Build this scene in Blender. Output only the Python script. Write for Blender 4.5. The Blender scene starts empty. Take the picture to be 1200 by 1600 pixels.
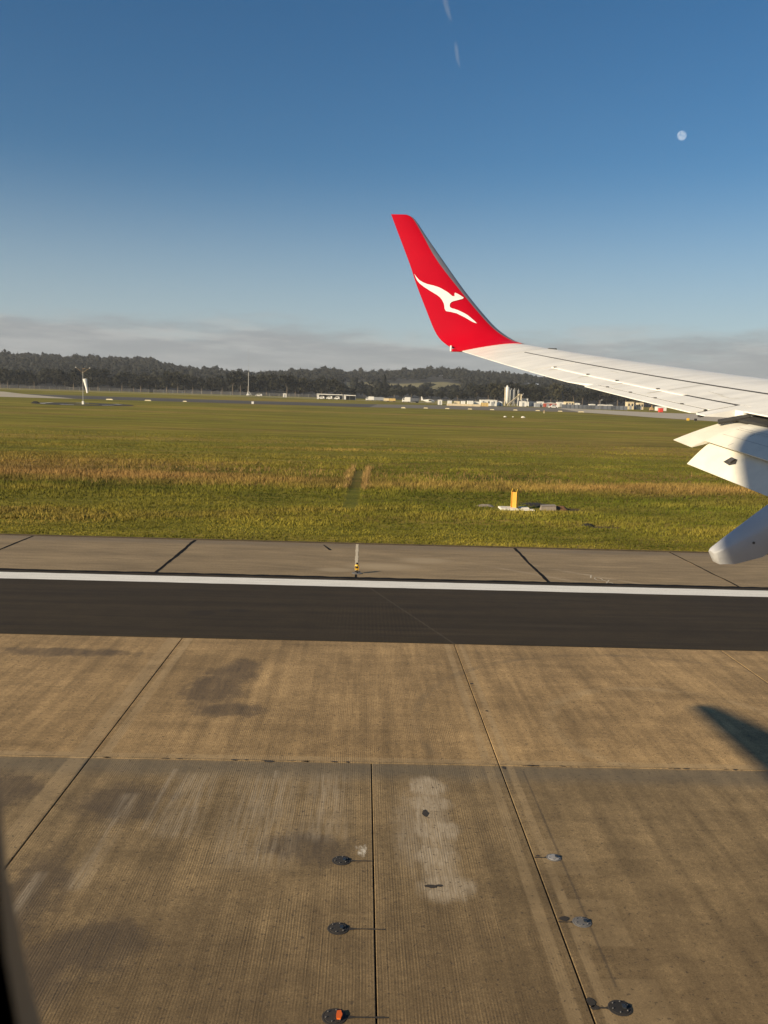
import bpy, bmesh, math, random
import numpy as np
from math import sin, cos, pi, radians as R
from mathutils import Vector, Matrix
from mathutils.bvhtree import BVHTree

random.seed(7); rng = np.random.default_rng(11)
S = bpy.context.scene
COL = S.collection

# ------------------------------------------------------------------ camera
EYE = 6.3                                    # cabin window height above the runway, just before touchdown
cam = bpy.data.cameras.new('camera'); co = bpy.data.objects.new('camera', cam); COL.objects.link(co)
cam.sensor_fit = 'HORIZONTAL'; cam.sensor_width = 36.0; cam.lens = 41.7
cam.clip_start = 0.02; cam.clip_end = 60000
pit, rol, yaw = R(7.006), R(1.714), R(1.486)
f = Vector((sin(yaw)*cos(pit), cos(yaw)*cos(pit), -sin(pit)))
r0 = Vector((cos(yaw), -sin(yaw), 0)); u0 = r0.cross(f)
r = cos(rol)*r0 + sin(rol)*u0; u = -sin(rol)*r0 + cos(rol)*u0
m = Matrix((r, u, -f)).transposed().to_4x4(); m.translation = (0, 0, EYE)
co.matrix_world = m
cam.dof.use_dof = True; cam.dof.focus_distance = 120.0; cam.dof.aperture_fstop = 17.0   # phone lens: only the window edge is soft
S.camera = co

# ------------------------------------------------------------------ sky, sun, exposure
SUN_AZ, SUN_EL = R(33), R(20)                # light travels towards +X and away from the camera
to_sun = Vector((-cos(SUN_AZ)*cos(SUN_EL), -sin(SUN_AZ)*cos(SUN_EL), sin(SUN_EL)))
W = bpy.data.worlds.new('World'); S.world = W; W.use_nodes = True
nt = W.node_tree; nt.nodes.clear()
class NB:
    """small node-building helper"""
    def __init__(s, nt): s.nt = nt
    def n(s, t, **kw):
        x = s.nt.nodes.new(t)
        for k, v in kw.items(): setattr(x, k, v)
        return x
    def put(s, sock, v):
        if isinstance(v, bpy.types.NodeSocket): s.nt.links.new(v, sock)
        elif v is not None:
            if sock.type == 'RGBA' and not hasattr(v, '__len__'): v = (v, v, v, 1)
            elif sock.type == 'RGBA' and len(v) == 3: v = (*v, 1)
            sock.default_value = v
    def math(s, op, a, b=None, c=None, clamp=False):
        x = s.n('ShaderNodeMath', operation=op, use_clamp=clamp)
        for i, v in enumerate((a, b, c)):
            if v is not None: s.put(x.inputs[i], v)
        return x.outputs[0]
    def mix(s, fac, a, b, mode='MIX'):
        x = s.n('ShaderNodeMix', data_type='RGBA', blend_type=mode)
        s.put(x.inputs[0], fac); s.put(x.inputs[6], a); s.put(x.inputs[7], b)
        return x.outputs[2]
    def ss(s, v, lo, hi):                    # smoothstep
        x = s.n('ShaderNodeMapRange', interpolation_type='SMOOTHSTEP')
        s.put(x.inputs[0], v); s.put(x.inputs[1], lo); s.put(x.inputs[2], hi)
        return x.outputs[0]
    def lin(s, v, a, b, c, d):
        x = s.n('ShaderNodeMapRange')
        for i, q in enumerate((v, a, b, c, d)): s.put(x.inputs[i], q)
        return x.outputs[0]
    def noise(s, vec, scale, detail=4, rough=.55, dist=0):
        x = s.n('ShaderNodeTexNoise'); s.put(x.inputs['Vector'], vec)
        x.inputs['Scale'].default_value = scale; x.inputs['Detail'].default_value = detail
        x.inputs['Roughness'].default_value = rough; x.inputs['Distortion'].default_value = dist
        return x.outputs[0]
    def sep(s, v):
        x = s.n('ShaderNodeSeparateXYZ'); s.put(x.inputs[0], v); return x.outputs
    def comb(s, a, b, c):
        x = s.n('ShaderNodeCombineXYZ')
        for i, v in enumerate((a, b, c)): s.put(x.inputs[i], v)
        return x.outputs[0]
    def vscale(s, v, sc):
        x = s.n('ShaderNodeMapping'); s.put(x.inputs[0], v); x.inputs['Scale'].default_value = sc; return x.outputs[0]
B = NB(nt)
sky = B.n('ShaderNodeTexSky', sky_type='NISHITA'); sky.sun_disc = False
sky.sun_elevation = SUN_EL; sky.sun_rotation = math.atan2(to_sun.x, to_sun.y) % (2*pi)
sky.altitude = 100; sky.air_density = 1.0; sky.dust_density = .5; sky.ozone_density = 2.6
d = B.sep(B.n('ShaderNodeTexCoord').outputs['Generated'])
wob = B.noise(B.comb(d[0], d[1], B.math('MULTIPLY', d[2], 5.0)), 4.2, 8, .62)
fine = B.noise(B.comb(d[0], d[1], B.math('MULTIPLY', d[2], 7.0)), 9.0, 7, .6)
el2 = B.math('ADD', d[2], B.math('MULTIPLY', B.math('SUBTRACT', wob, .5), .10))
bank = B.math('MULTIPLY', B.ss(el2, .090, .058), .85)                      # low bank of stratus all round the horizon
veil = B.math('MULTIPLY', B.ss(d[2], .26, .02), .6)                      # thin grey murk over it
hazec = (5.4, 6.2, 6.8)
cl = B.mix(B.ss(fine, .36, .74), (3.5, 3.62, 3.75), (5.0, 5.0, 4.95))
hs_ = B.n('ShaderNodeHueSaturation'); hs_.inputs['Saturation'].default_value = 1.30; B.put(hs_.inputs['Color'], sky.outputs[0])
c1 = B.mix(veil, hs_.outputs[0], hazec)
top_ = B.math('MULTIPLY', B.math('MULTIPLY', B.ss(el2, .052, .068), B.ss(el2, .088, .072)), B.ss(fine, .46, .62))
cl = B.mix(B.math('MULTIPLY', top_, .4), cl, (6.2, 6.1, 5.8))
c2 = B.mix(bank, c1, cl)
bg = B.n('ShaderNodeBackground'); B.put(bg.inputs[0], c2); bg.inputs[1].default_value = 0.058
B.nt.links.new(bg.outputs[0], B.n('ShaderNodeOutputWorld').inputs[0])

sl = bpy.data.lights.new('sun', 'SUN'); so = bpy.data.objects.new('sun', sl); COL.objects.link(so)
sl.energy = 5.0; sl.angle = R(0.53); sl.color = (1.0, .835, .60)
so.rotation_euler = to_sun.to_track_quat('Z', 'Y').to_euler()
vs = S.view_settings; vs.view_transform = 'Standard'; vs.look = 'None'; vs.gamma = 1; vs.exposure = 0.60
vs.use_curve_mapping = False
S.cycles.volume_bounces = 0; S.cycles.max_bounces = 6

# ------------------------------------------------------------------ materials
MATS = {}
def base(name, rough=.7, metal=0.0, spec=.5):
    m = bpy.data.materials.new(name); m.use_nodes = True
    b = m.node_tree.nodes['Principled BSDF']; b.inputs['Roughness'].default_value = rough
    b.inputs['Metallic'].default_value = metal; b.inputs['Specular IOR Level'].default_value = spec
    MATS[name] = m
    return m, NB(m.node_tree), b
def mat(name, col, rough=.7, metal=0.0, var=.15, scale=3.0, bump=0.0, spec=.5, bscale=None, tint=0.0, coord='Object'):
    m, N, b = base(name, rough, metal, spec)
    v = N.n('ShaderNodeTexCoord').outputs[coord]
    n1 = N.noise(v, scale, 5, .6)
    fac = N.lin(n1, .25, .75, 1-var, 1+var)
    if tint:
        oi = N.n('ShaderNodeObjectInfo').outputs['Random']
        fac = N.math('MULTIPLY', fac, N.lin(oi, 0, 1, 1-tint, 1+tint))
    N.put(b.inputs['Base Color'], N.mix(1.0, (*col, 1), fac, 'MULTIPLY'))
    if bump:
        bp = N.n('ShaderNodeBump'); bp.inputs['Strength'].default_value = bump; bp.inputs['Distance'].default_value = .02
        N.put(bp.inputs['Height'], N.noise(v, bscale or scale*6, 4)); N.put(b.inputs['Normal'], bp.outputs[0])
    return m
def pos(N): return N.n('ShaderNodeNewGeometry').outputs['Position']

# runway concrete: brown weathered slabs, grooved across, with worn paint, repair bands and rubber
m, N, b = base('runway_concrete', .82, spec=.3)
P = pos(N); x, y, z = N.sep(P)
big = N.noise(P, .35, 5, .6); mid = N.noise(P, 1.7, 6, .65); fin = N.noise(P, 38, 3, .7)
streak = N.noise(N.comb(N.math('MULTIPLY', x, 4.0), N.math('MULTIPLY', y, .22), 0), 1.0, 5, .6)
streakx = N.noise(N.comb(N.math('MULTIPLY', x, .25), N.math('MULTIPLY', y, 2.2), 3), 1.0, 5, .6)
oi = N.n('ShaderNodeObjectInfo').outputs['Random']
near = N.ss(y, 15.15, 14.85)                                              # the nearer row is older and greyer
c = N.mix(near, (.325, .215, .097), (.224, .157, .077))
c = N.mix(1, c, N.lin(oi, 0, 1, .94, 1.06), 'MULTIPLY')
c = N.mix(1, c, N.lin(big, .3, .7, .74, 1.2), 'MULTIPLY')
c = N.mix(1, c, N.lin(mid, .3, .7, .82, 1.16), 'MULTIPLY')
c = N.mix(1, c, N.lin(streak, .3, .7, .74, 1.28), 'MULTIPLY')
c = N.mix(1, c, N.lin(streakx, .3, .7, .86, 1.12), 'MULTIPLY')
c = N.mix(1, c, N.lin(fin, .38, .62, .80, 1.18), 'MULTIPLY')
c = N.mix(1, c, N.lin(N.noise(P, 11, 5, .75), .38, .62, .84, 1.14), 'MULTIPLY')
c = N.mix(1, c, N.lin(N.noise(P, 80, 2, .8), .36, .64, .72, 1.25), 'MULTIPLY')
FW = N.noise(N.comb(N.math('MULTIPLY', x, 7.0), N.math('MULTIPLY', y, 1.1), 0), 1.0, 6, .7)
def blob(cx, cy, rx, ry, lo=1.15, hi=.55, warp=.6):
    dx = N.math('DIVIDE', N.math('SUBTRACT', x, cx), rx); dy = N.math('DIVIDE', N.math('SUBTRACT', y, cy), ry)
    r2 = N.math('SQRT', N.math('ADD', N.math('MULTIPLY', dx, dx), N.math('MULTIPLY', dy, dy)))
    r2 = N.math('ADD', r2, N.math('MULTIPLY', N.math('SUBTRACT', mid, .5), warp*2.2))
    r2 = N.math('ADD', r2, N.math('MULTIPLY', N.math('SUBTRACT', fin, .5), warp*.9))
    if FW is not None: r2 = N.math('ADD', r2, N.math('MULTIPLY', N.math('SUBTRACT', FW, .5), warp*2.4))
    return N.ss(r2, lo, hi)
def rect(x0, x1, y0, y1, s=.02):
    a = N.math('MULTIPLY', N.ss(x, x0-s, x0+s), N.ss(x, x1+s, x1-s))
    return N.math('MULTIPLY', a, N.math('MULTIPLY', N.ss(y, y0-s, y0+s), N.ss(y, y1+s, y1-s)))
def mx(l):
    o = l[0]
    for q in l[1:]: o = N.math('MAXIMUM', o, q)
    return o
# dark oil and rubber stains, then shade painted over the near end
dark = mx([blob(-3.1, 19.0, .75, 1.5), blob(-2.75, 20.2, .6, 1.0), blob(-2.6, 17.6, .9, .5), blob(-4.1, 10.6, .5, 1.3),
           blob(-3.6, 13.3, .8, .7), blob(-5.6, 13.6, .8, .8), blob(-.6, 12.0, .7, .5), blob(-2.9, 9.6, .6, .7), blob(-3.4, 9.0, .5, .7), blob(-7.2, 21.4, 2, .4)])
gloom = mx([N.math('MULTIPLY', N.ss(N.math('ADD', y, N.math('MULTIPLY', N.math('SUBTRACT', mid, .5), 2.5)), 12.8, 8.2), N.lin(FW, .3, .7, .7, 1.0)), blob(-4.2, 9.3, 2.3, 1.9, 1.3, .2, .5), N.math('MULTIPLY', blob(-.3, 8.6, 3.0, 1.3, 1.3, .2, .5), .6)])  # fuselage shade and vignette put into the colour, plus a darker lower-left patch
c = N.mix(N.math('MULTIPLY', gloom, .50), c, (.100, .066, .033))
c = N.mix(N.math('MULTIPLY', dark, N.lin(FW, .3, .7, .40, .80)), c, (.066, .050, .036))
# greyer strip along the lower side of the long joint, and dark dribble just under it
c = N.mix(N.math('MULTIPLY', N.ss(N.math('ADD', y, N.math('MULTIPLY', mid, .5)), 14.3, 14.9), N.math('MULTIPLY', near, .55)), c, (.125, .108, .078))
# pale repair bands along the joints, cable trench, pale squares around the recessed lights
pale = mx([rect(2.28, 2.44, 6.9, 23), rect(2.68, 2.80, 6.9, 23), rect(-4.98, -4.66, 6.9, 23), rect(-4.5, -4.32, 15, 23),
           N.math('MULTIPLY', mx([rect(2.70, 3.35, 11.35, 12.35), rect(2.72, 3.38, 9.75, 10.75), rect(2.74, 3.42, 8.1, 9.15)]), .5), N.math('MULTIPLY', rect(-30, 30, 15.06, 15.24), 1.0)])
c = N.mix(N.math('MULTIPLY', pale, N.lin(mid, .3, .7, .15, .55)), c, (.40, .29, .155))
thin = mx([rect(2.93, 2.96, 9.0, 14.8, .015), rect(9.66, 9.69, 15.2, 22.9, .015)])
c = N.mix(N.math('MULTIPLY', thin, .55), c, (.05, .04, .03))
# blasted-off paint: scalloped pale patch
gh = mx([blob(1.22, 14.05, .36, .45, 1.1, .5, .35), blob(1.18, 13.45, .42, .35, 1.1, .5, .35), blob(1.22, 12.55, .42, .45, 1.1, .5, .35),
         blob(1.17, 11.75, .36, .4, 1.1, .5, .35), blob(1.24, 11.0, .42, .42, 1.1, .5, .35), N.math('MULTIPLY', blob(.85, 12.5, .3, 1.6, 1.2, .2, .4), .5), rect(.93, .99, 13.9, 14.2), rect(.97, 1.04, 12.7, 13.4), rect(1.0, 1.08, 11.3, 12.1), N.math('MULTIPLY', rect(.98, 1.45, 10.75, 14.3, .12), .7)])
gh = N.math('MULTIPLY', gh, N.lin(N.noise(N.vscale(P, (9, 1.2, 1)), 2.0, 5, .7),   .35, .65, .35, .90))
dxa = N.math('SUBTRACT', x, 6.4); dya = N.math('SUBTRACT', y, 17.0)
ra = N.math('SQRT', N.math('ADD', N.math('MULTIPLY', dxa, dxa), N.math('MULTIPLY', dya, dya)))
arc = N.math('MULTIPLY', N.ss(N.math('ABSOLUTE', N.math('SUBTRACT', ra, 2.5)), .22, .05), N.lin(mid, .38, .62, 0, .30))
arc2 = N.math('MULTIPLY', N.ss(N.math('ABSOLUTE', N.math('SUBTRACT', ra, 5.2)), .16, .04), N.lin(mid, .38, .62, 0, .40))
c = N.mix(N.math('MULTIPLY', arc, N.math('SUBTRACT', 1.0, near)), c, (.42, .32, .18))
c = N.mix(N.math('MULTIPLY', arc2, N.math('SUBTRACT', 1.0, near)), c, (.09, .07, .045))
wsp = N.math('MULTIPLY', blob(.14, 11.93, .11, .17, 1.1, .3, 1.6), N.lin(N.noise(P, 14, 4, .7), .4, .55, .2, .9))
str1 = mx([rect(-3.66, -3.42, 10.8, 13.6, .1), rect(-2.9, -2.3, 12.2, 14.4, .15), rect(-4.2, -4.02, 8.2, 11.2, .06), rect(-1.9, -.9, 11.4, 14.4, .3), rect(-.75, -.1, 12.2, 14.5, .2), rect(-3.1, -3.0, 12.4, 14.6, .04), rect(-1.36, -1.28, 12.9, 14.6, .02)])
str1 = N.math('MULTIPLY', str1, N.lin(N.noise(N.comb(N.math('MULTIPLY', x, 11.0), N.math('MULTIPLY', y, .7), 2), 1.0, 5, .65), .38, .66, 0, 1.1))
c = N.mix(N.math('MAXIMUM', gh, N.math('MULTIPLY', str1, .40, clamp=True)), c, (.44, .36, .25))
c = N.mix(wsp, c, (.70, .64, .52))
# pits
c = N.mix(N.math('MULTIPLY', N.ss(N.noise(P, 15, 3, .6), .61, .66), .65), c, (.06, .045, .03))
# grooves
gw = N.math('SINE', N.math('MULTIPLY', N.math('ADD', x, N.math('MULTIPLY', N.noise(P, .8, 2), .03)), 2*pi/.036))
gm = N.math('MULTIPLY', N.ss(x, 3.4, 1.6), N.lin(N.noise(P, .7, 3), .35, .6, .15, .9))
gm = N.math('MULTIPLY', gm, N.lin(N.noise(N.comb(N.math('MULTIPLY', x, 26.0), N.math('MULTIPLY', y, .45), 0), 1.0, 3, .6), .35, .68, 0, 1.5))
gfac = N.math('ADD', 1.0, N.math('MULTIPLY', gw, N.math('MULTIPLY', gm, N.lin(near, 0, 1, .11, .20))))
c = N.mix(1, c, gfac, 'MULTIPLY')
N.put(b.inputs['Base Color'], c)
bp = N.n('ShaderNodeBump'); bp.inputs['Strength'].default_value = .35; bp.inputs['Distance'].default_value = .006
N.put(bp.inputs['Height'], N.math('ADD', N.math('MULTIPLY', N.math('MULTIPLY', gw, gm), .5), N.math('MULTIPLY', fin, 1.1)))
N.put(b.inputs['Normal'], bp.outputs[0])

# shoulder concrete
FW = None
m, N, b = base('shoulder_concrete', .85, spec=.3)
P = pos(N); x, y, z = N.sep(P)
big = N.noise(N.vscale(P, (.25, .9, 1)), .8, 5, .6); mid = N.noise(N.vscale(P, (.5, 2.2, 1)), 1.3, 6, .65); fin = N.noise(P, 14, 3, .7)
c = N.mix(1, (.262, .192, .105), N.lin(big, .3, .7, .80, 1.18), 'MULTIPLY')
c = N.mix(1, c, N.lin(mid, .3, .7, .80, 1.18), 'MULTIPLY'); c = N.mix(1, c, N.lin(fin, .38, .62, .86, 1.14), 'MULTIPLY')
c = N.mix(1, c, N.lin(N.n('ShaderNodeObjectInfo').outputs['Random'], 0, 1, .93, 1.07), 'MULTIPLY')
edge = N.math('MULTIPLY', N.ss(N.math('ADD', y, N.math('MULTIPLY', mid, 1.2)), 38.2, 39.4), .45)
c = N.mix(edge, c, (.14, .115, .085))
dust = mx([blob(.9, 33.9, 1.7, .9, 1.1, .4, .5), blob(2.6, 35.5, 1.2, .8, 1.1, .4, .6), blob(-.9, 33.0, .9, .5, 1.1, .4, .5)])
c = N.mix(N.math('MULTIPLY', dust, .55), c, (.40, .31, .19))
diag = N.math('ABSOLUTE', N.math('SUBTRACT', N.math('ADD', x, N.math('MULTIPLY', y, 1.05)), 43.6))
diag2 = N.math('ABSOLUTE', N.math('SUBTRACT', N.math('ADD', x, N.math('MULTIPLY', y, 1.05)), 41.4))
dg = N.math('MULTIPLY', N.math('MAXIMUM', N.ss(diag, .25, .02), N.ss(diag2, .3, .02)), N.math('MULTIPLY', N.ss(y, 35.5, 33), N.lin(mid, .35, .6, 0, .6)))
c = N.mix(dg, c, (.42, .33, .22))
N.put(b.inputs['Base Color'], c)
bp = N.n('ShaderNodeBump'); bp.inputs['Strength'].default_value = .3; bp.inputs['Distance'].default_value = .01
N.put(bp.inputs['Height'], fin); N.put(b.inputs['Normal'], bp.outputs[0])

# asphalt
m, N, b = base('runway_asphalt', .86, spec=.25)
P = pos(N); x, y, z = N.sep(P)
l1 = N.noise(N.vscale(P, (.08, 1.6, 1)), 1.0, 5, .6); l2 = N.noise(P, 1.2, 5, .6); l3 = N.noise(P, 45, 2, .7)
c = N.mix(1, (.036, .0255, .0125), N.lin(l1, .36, .64, .78, 1.2), 'MULTIPLY')
c = N.mix(1, c, N.lin(l2, .3, .7, .88, 1.12), 'MULTIPLY'); c = N.mix(1, c, N.lin(l3, .38, .62, .75, 1.3), 'MULTIPLY')
mid = l2; fin = l3
c = N.mix(N.math('MULTIPLY', mx([blob(-4.6, 25.7, .5, .35), blob(-3.7, 26.1, .5, .2)]), .4), c, (.015, .012, .01))
lnn = N.math('ABSOLUTE', N.math('SUBTRACT', N.math('ADD', x, N.math('MULTIPLY', y, .318)), 9.86))
c = N.mix(N.math('MULTIPLY', N.ss(lnn, .05, .015), .35), c, (.10, .08, .055))
sc_ = N.noise(N.comb(N.math('MULTIPLY', x, .12), N.math('MULTIPLY', y, 3.2), 7), 1.0, 6, .7)
c = N.mix(N.math('MULTIPLY', N.ss(sc_, .54, .66), .5), c, (.016, .012, .008))
c = N.mix(N.math('MULTIPLY', N.ss(sc_, .44, .34), .35), c, (.065, .050, .032))
gwv = N.math('SINE', N.math('MULTIPLY', x, 2*pi/.11))
c = N.mix(1, c, N.math('ADD', 1.0, N.math('MULTIPLY', gwv, N.math('MULTIPLY', blob(.6, 25.5, 2.2, 3.2, 1.1, .3, .3), .12))), 'MULTIPLY')
N.put(b.inputs['Base Color'], c)
bp = N.n('ShaderNodeBump'); bp.inputs['Strength'].default_value = .4; bp.inputs['Distance'].default_value = .008
N.put(bp.inputs['Height'], l3); N.put(b.inputs['Normal'], bp.outputs[0])

# grass land
m, N, b = base('grass_land', .95, spec=.1)
P = pos(N); x, y, z = N.sep(P)
w1 = N.noise(N.vscale(P, (.012, .05, .02)), 1.0, 6, .62); w2 = N.noise(N.vscale(P, (.10, .5, .2)), 1.0, 6, .65)
w3 = N.noise(N.vscale(P, (1.0, 1.6, 1)), 1.3, 5, .7); w4 = N.noise(N.vscale(P, (.03, .35, .1)), 1.0, 6, .65)
w1b = N.noise(N.vscale(P, (.006, .022, .02)), 1.0, 4, .6)
yy = N.math('ADD', y, N.math('ADD', N.math('MULTIPLY', N.math('SUBTRACT', w1, .5), 26), N.math('MULTIPLY', N.math('SUBTRACT', w2, .5), 16)))
dry = N.math('MULTIPLY', N.ss(yy, 58, 66), N.ss(yy, 84, 77))
dry = N.math('MULTIPLY', dry, N.lin(w2, .3, .6, .45, 1.0))
lg = N.math('LOGARITHM', N.math('MAXIMUM', y, 1.0), 2.718)
wl1 = N.noise(N.comb(N.math('MULTIPLY', x, .008), N.math('MULTIPLY', lg, 9.0), 0), 1.0, 6, .65); wl2 = N.noise(N.comb(N.math('MULTIPLY', x, .03), N.math('MULTIPLY', lg, 24.0), 5), 1.0, 5, .65)
far = N.math('MULTIPLY', N.ss(wl1, .48, .64), .6)
far = N.math('MAXIMUM', far, N.math('MULTIPLY', N.math('MULTIPLY', N.ss(x, 4, 26), N.math('MULTIPLY', N.ss(yy, 92, 104), N.ss(yy, 150, 128))), N.lin(wl2, .35, .6, .1, .75)))
far = N.math('MULTIPLY', far, N.lin(x, -120, 120, .55, 1.1))
dry2 = N.math('MAXIMUM', dry, far, clamp=True)
g = N.mix(N.ss(w1b, .35, .65), (.245, .215, .018), (.160, .165, .013))
g = N.mix(N.ss(w3, .3, .7), g, (.185, .150, .022))
g = N.mix(dry2, g, (.285, .170, .050))
trk = N.math('MULTIPLY', N.ss(N.math('ABSOLUTE', N.math('ADD', x, N.math('ADD', .5, N.math('MULTIPLY', N.math('SUBTRACT', y, 60.0), -.02)))), .55, .25), N.math('MULTIPLY', N.ss(y, 49, 54), N.ss(y, 77, 74)))
g = N.mix(N.math('MULTIPLY', trk, N.lin(w3, .35, .6, .25, .9)), g, (.085, .095, .012))
g = N.mix(1, g, N.lin(w3, .3, .7, .72, 1.25), 'MULTIPLY'); g = N.mix(1, g, N.lin(w2, .3, .7, .74, 1.24), 'MULTIPLY')
g = N.mix(1, g, N.lin(wl2, .3, .7, .66, 1.30), 'MULTIPLY')
g = N.mix(1, g, N.lin(wl1, .3, .7, .85, 1.12), 'MULTIPLY')
mid = w3; fin = w2
bare = mx([blob(12.9, 45.9, .95, .42), blob(7.4, 53.4, .7, .6), blob(10.6, 55.4, 1.3, .9), blob(12.6, 52.9, .9, .7)])
g = N.mix(N.math('MULTIPLY', bare, .85), g, (.075, .055, .035))
N.put(b.inputs['Base Color'], g)
bp = N.n('ShaderNodeBump'); bp.inputs['Strength'].default_value = .9; bp.inputs['Distance'].default_value = .12
N.put(bp.inputs['Height'], N.noise(N.vscale(P, (1, 1.3, 1)), 3.0, 5, .7)); N.put(b.inputs['Normal'], bp.outputs[0])

# grass blades: colour attribute
m, N, b = base('grass_blade', .85, spec=.15)
a = N.n('ShaderNodeAttribute', attribute_name='Col'); N.put(b.inputs['Base Color'], a.outputs['Color'])

# painted aircraft skin
m, N, b = base('white_skin', .34, spec=.5)
P = pos(N)
st = N.noise(N.vscale(P, (1.2, 6, 4)), 1.0, 5, .6); dr = N.noise(P, 9, 4, .6)
c = N.mix(1, (.72, .71, .655), N.lin(st, .36, .64, .90, 1.05), 'MULTIPLY'); c = N.mix(1, c, N.lin(dr, .3, .75, 1.02, .96), 'MULTIPLY')
N.put(b.inputs['Base Color'], c); N.put(b.inputs['Roughness'], N.lin(dr, .3, .7, .3, .46))
mat('grey_skin', (.50, .50, .49), .38, var=.08, scale=4)
mat('flap_skin', (.66, .63, .53), .45, var=.10, scale=5)
mat('red_skin', (.47, .002, .012), .30, var=.06, scale=2, spec=.35)
mat('emblem_white', (.80, .79, .76), .35, var=.02)
mat('bare_metal', (.33, .33, .34), .42, .7, var=.12, scale=7)
mat('seal_white', (.80, .77, .70), .4, var=.04)
mat('dark_cove', (.035, .034, .032), .7, var=.3, scale=8)
mat('dark_metal', (.11, .105, .10), .5, .4, var=.25, scale=9)
mat('cabin_dark', (.05, .045, .04), .8)
mat('window_trim', (.32, .22, .13), .6, var=.08)
mat('clear_lens', (.85, .80, .70), .15)
m, N, b = base('white_paint', .7)
P = pos(N); wn = N.noise(N.vscale(P, (.5, 4, 1)), 1.6, 6, .7); wf_ = N.noise(P, 22, 3, .7)
c = N.mix(1, (.80, .77, .68), N.lin(wn, .36, .64, .86, 1.04), 'MULTIPLY')
c = N.mix(N.math('MULTIPLY', N.ss(wf_, .56, .64), .30), c, (.25, .21, .15)); N.put(b.inputs['Base Color'], c)
mat('worn_white', (.55, .47, .34), .8, var=.3, scale=9)
mat('sealant', (.009, .008, .007), .9, var=.3, scale=5, spec=.1)
mat('joint_dark', (.03, .025, .02), .9, var=.3)
mat('soil', (.055, .040, .022), .95, var=.4, scale=2, bump=.5)
mat('pale_grout', (.56, .47, .32), .85, var=.1)
mat('cast_iron', (.030, .026, .022), .8, 0, var=.35, scale=20)
mat('grey_iron', (.13, .125, .12), .75, 0, var=.2, scale=20)
mat('pale_lens', (.30, .29, .28), .6, var=.1, scale=20)
mat('orange_lens', (.70, .13, .015), .3, var=.1)
mat('yellow_paint', (.72, .42, .03), .5, var=.08)
mat('amber_paint', (.66, .27, .012), .5, var=.08)
mat('black_paint', (.018, .016, .014), .8)
mat('pad_concrete', (.66, .62, .52), .85, var=.12, scale=4)
mat('pit_concrete', (.24, .20, .16), .9, var=.2, scale=5)
mat('rust_soil', (.14, .07, .03), .95, var=.3, scale=3)
mat('dark_earth', (.014, .012, .009), .95, var=.35, scale=.3)
mat('pale_concrete', (.40, .345, .255), .85, var=.12, scale=.08)
mat('taxi_asphalt', (.050, .041, .029), .9, var=.25, scale=.06)
mat('taxi_grey', (.14, .118, .082), .9, var=.2, scale=.06)
mat('white_cladding', (.70, .68, .63), .5, var=.08, scale=.6)
mat('cream_cladding', (.62, .52, .34), .6, var=.1, scale=.6)
mat('yellow_wall', (.56, .40, .15), .7, var=.1, scale=.8)
mat('grey_cladding', (.28, .29, .30), .6, var=.12, scale=.6)
mat('slate_panel', (.13, .14, .16), .6, var=.2, scale=.4, tint=.3)
mat('dark_glass', (.03, .035, .04), .2)
mat('red_cladding', (.30, .05, .025), .6, var=.15, scale=.6)
mat('red_box_paint', (.62, .05, .03), .5, var=.1)
mat('tan_paint', (.42, .27, .12), .6, var=.15)
mat('marker_cream', (.66, .55, .30), .6)
mat('silo_grey', (.19, .19, .185), .6, var=.2)
mat('rubber', (.02, .02, .02), .9)
mat('steel_grey', (.36, .35, .33), .5, .3, var=.1)
mat('wire_mesh', (.34, .33, .31), .6, .3, var=.1)
mat('windsock_cloth', (.78, .75, .70), .8, var=.06, scale=1)
mat('bark', (.11, .085, .06), .9, var=.3, scale=1.5)
mat('moon_rock', (.30, .30, .30), .9)
def leaf(name, col, tint):
    m, N, b = base(name, .8, spec=.2)
    P = N.n('ShaderNodeNewGeometry').outputs['Random Per Island']
    oi = N.n('ShaderNodeObjectInfo').outputs['Random']
    c = N.mix(1, col, N.lin(P, 0, 1, .7, 1.3), 'MULTIPLY')
    c = N.mix(1, c, N.lin(oi, 0, 1, 1-tint, 1+tint), 'MULTIPLY')
    N.put(b.inputs['Base Color'], c)
leaf('leaf_dark', (.018, .018, .009), .3); leaf('leaf_olive', (.036, .033, .014), .25); leaf('leaf_forest', (.0085, .0090, .0050), 0)
mat('hill_floor', (.012, .012, .008), .95, var=.4, scale=.02)
mat('paddock_grass', (.165, .140, .048), .95, var=.2, scale=.02)
# moon: sunlit sphere seen through bright air (adds to the sky)
m, N, b = base('moon_surface')
df = N.n('ShaderNodeBsdfDiffuse'); tr = N.n('ShaderNodeBsdfTransparent'); ad = N.n('ShaderNodeAddShader')
tc = N.n('ShaderNodeTexCoord').outputs['Object']
N.put(df.inputs[0], N.mix(N.ss(N.noise(tc, .013, 3), .42, .6), (.12, .12, .115), (.055, .06, .065)))
N.nt.links.new(df.outputs[0], ad.inputs[0]); N.nt.links.new(tr.outputs[0], ad.inputs[1])
N.nt.links.new(ad.outputs[0], N.nt.nodes['Material Output'].inputs[0])
m, N, b = base('ice_vapour')
df = N.n('ShaderNodeBsdfDiffuse'); tl = N.n('ShaderNodeBsdfTranslucent'); tr = N.n('ShaderNodeBsdfTransparent'); ms = N.n('ShaderNodeMixShader'); m2 = N.n('ShaderNodeMixShader')
df.inputs[0].default_value = (.8, .8, .8, 1); tl.inputs[0].default_value = (.8, .8, .8, 1); m2.inputs[0].default_value = .5
N.nt.links.new(df.outputs[0], m2.inputs[1]); N.nt.links.new(tl.outputs[0], m2.inputs[2])
lw = N.n('ShaderNodeLayerWeight'); tc = N.n('ShaderNodeTexCoord').outputs['Generated']
soft = N.math('MULTIPLY', N.math('POWER', N.math('SUBTRACT', 1.0, lw.outputs['Facing']), 1.5), .07)
gz = N.sep(tc)[2]
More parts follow.
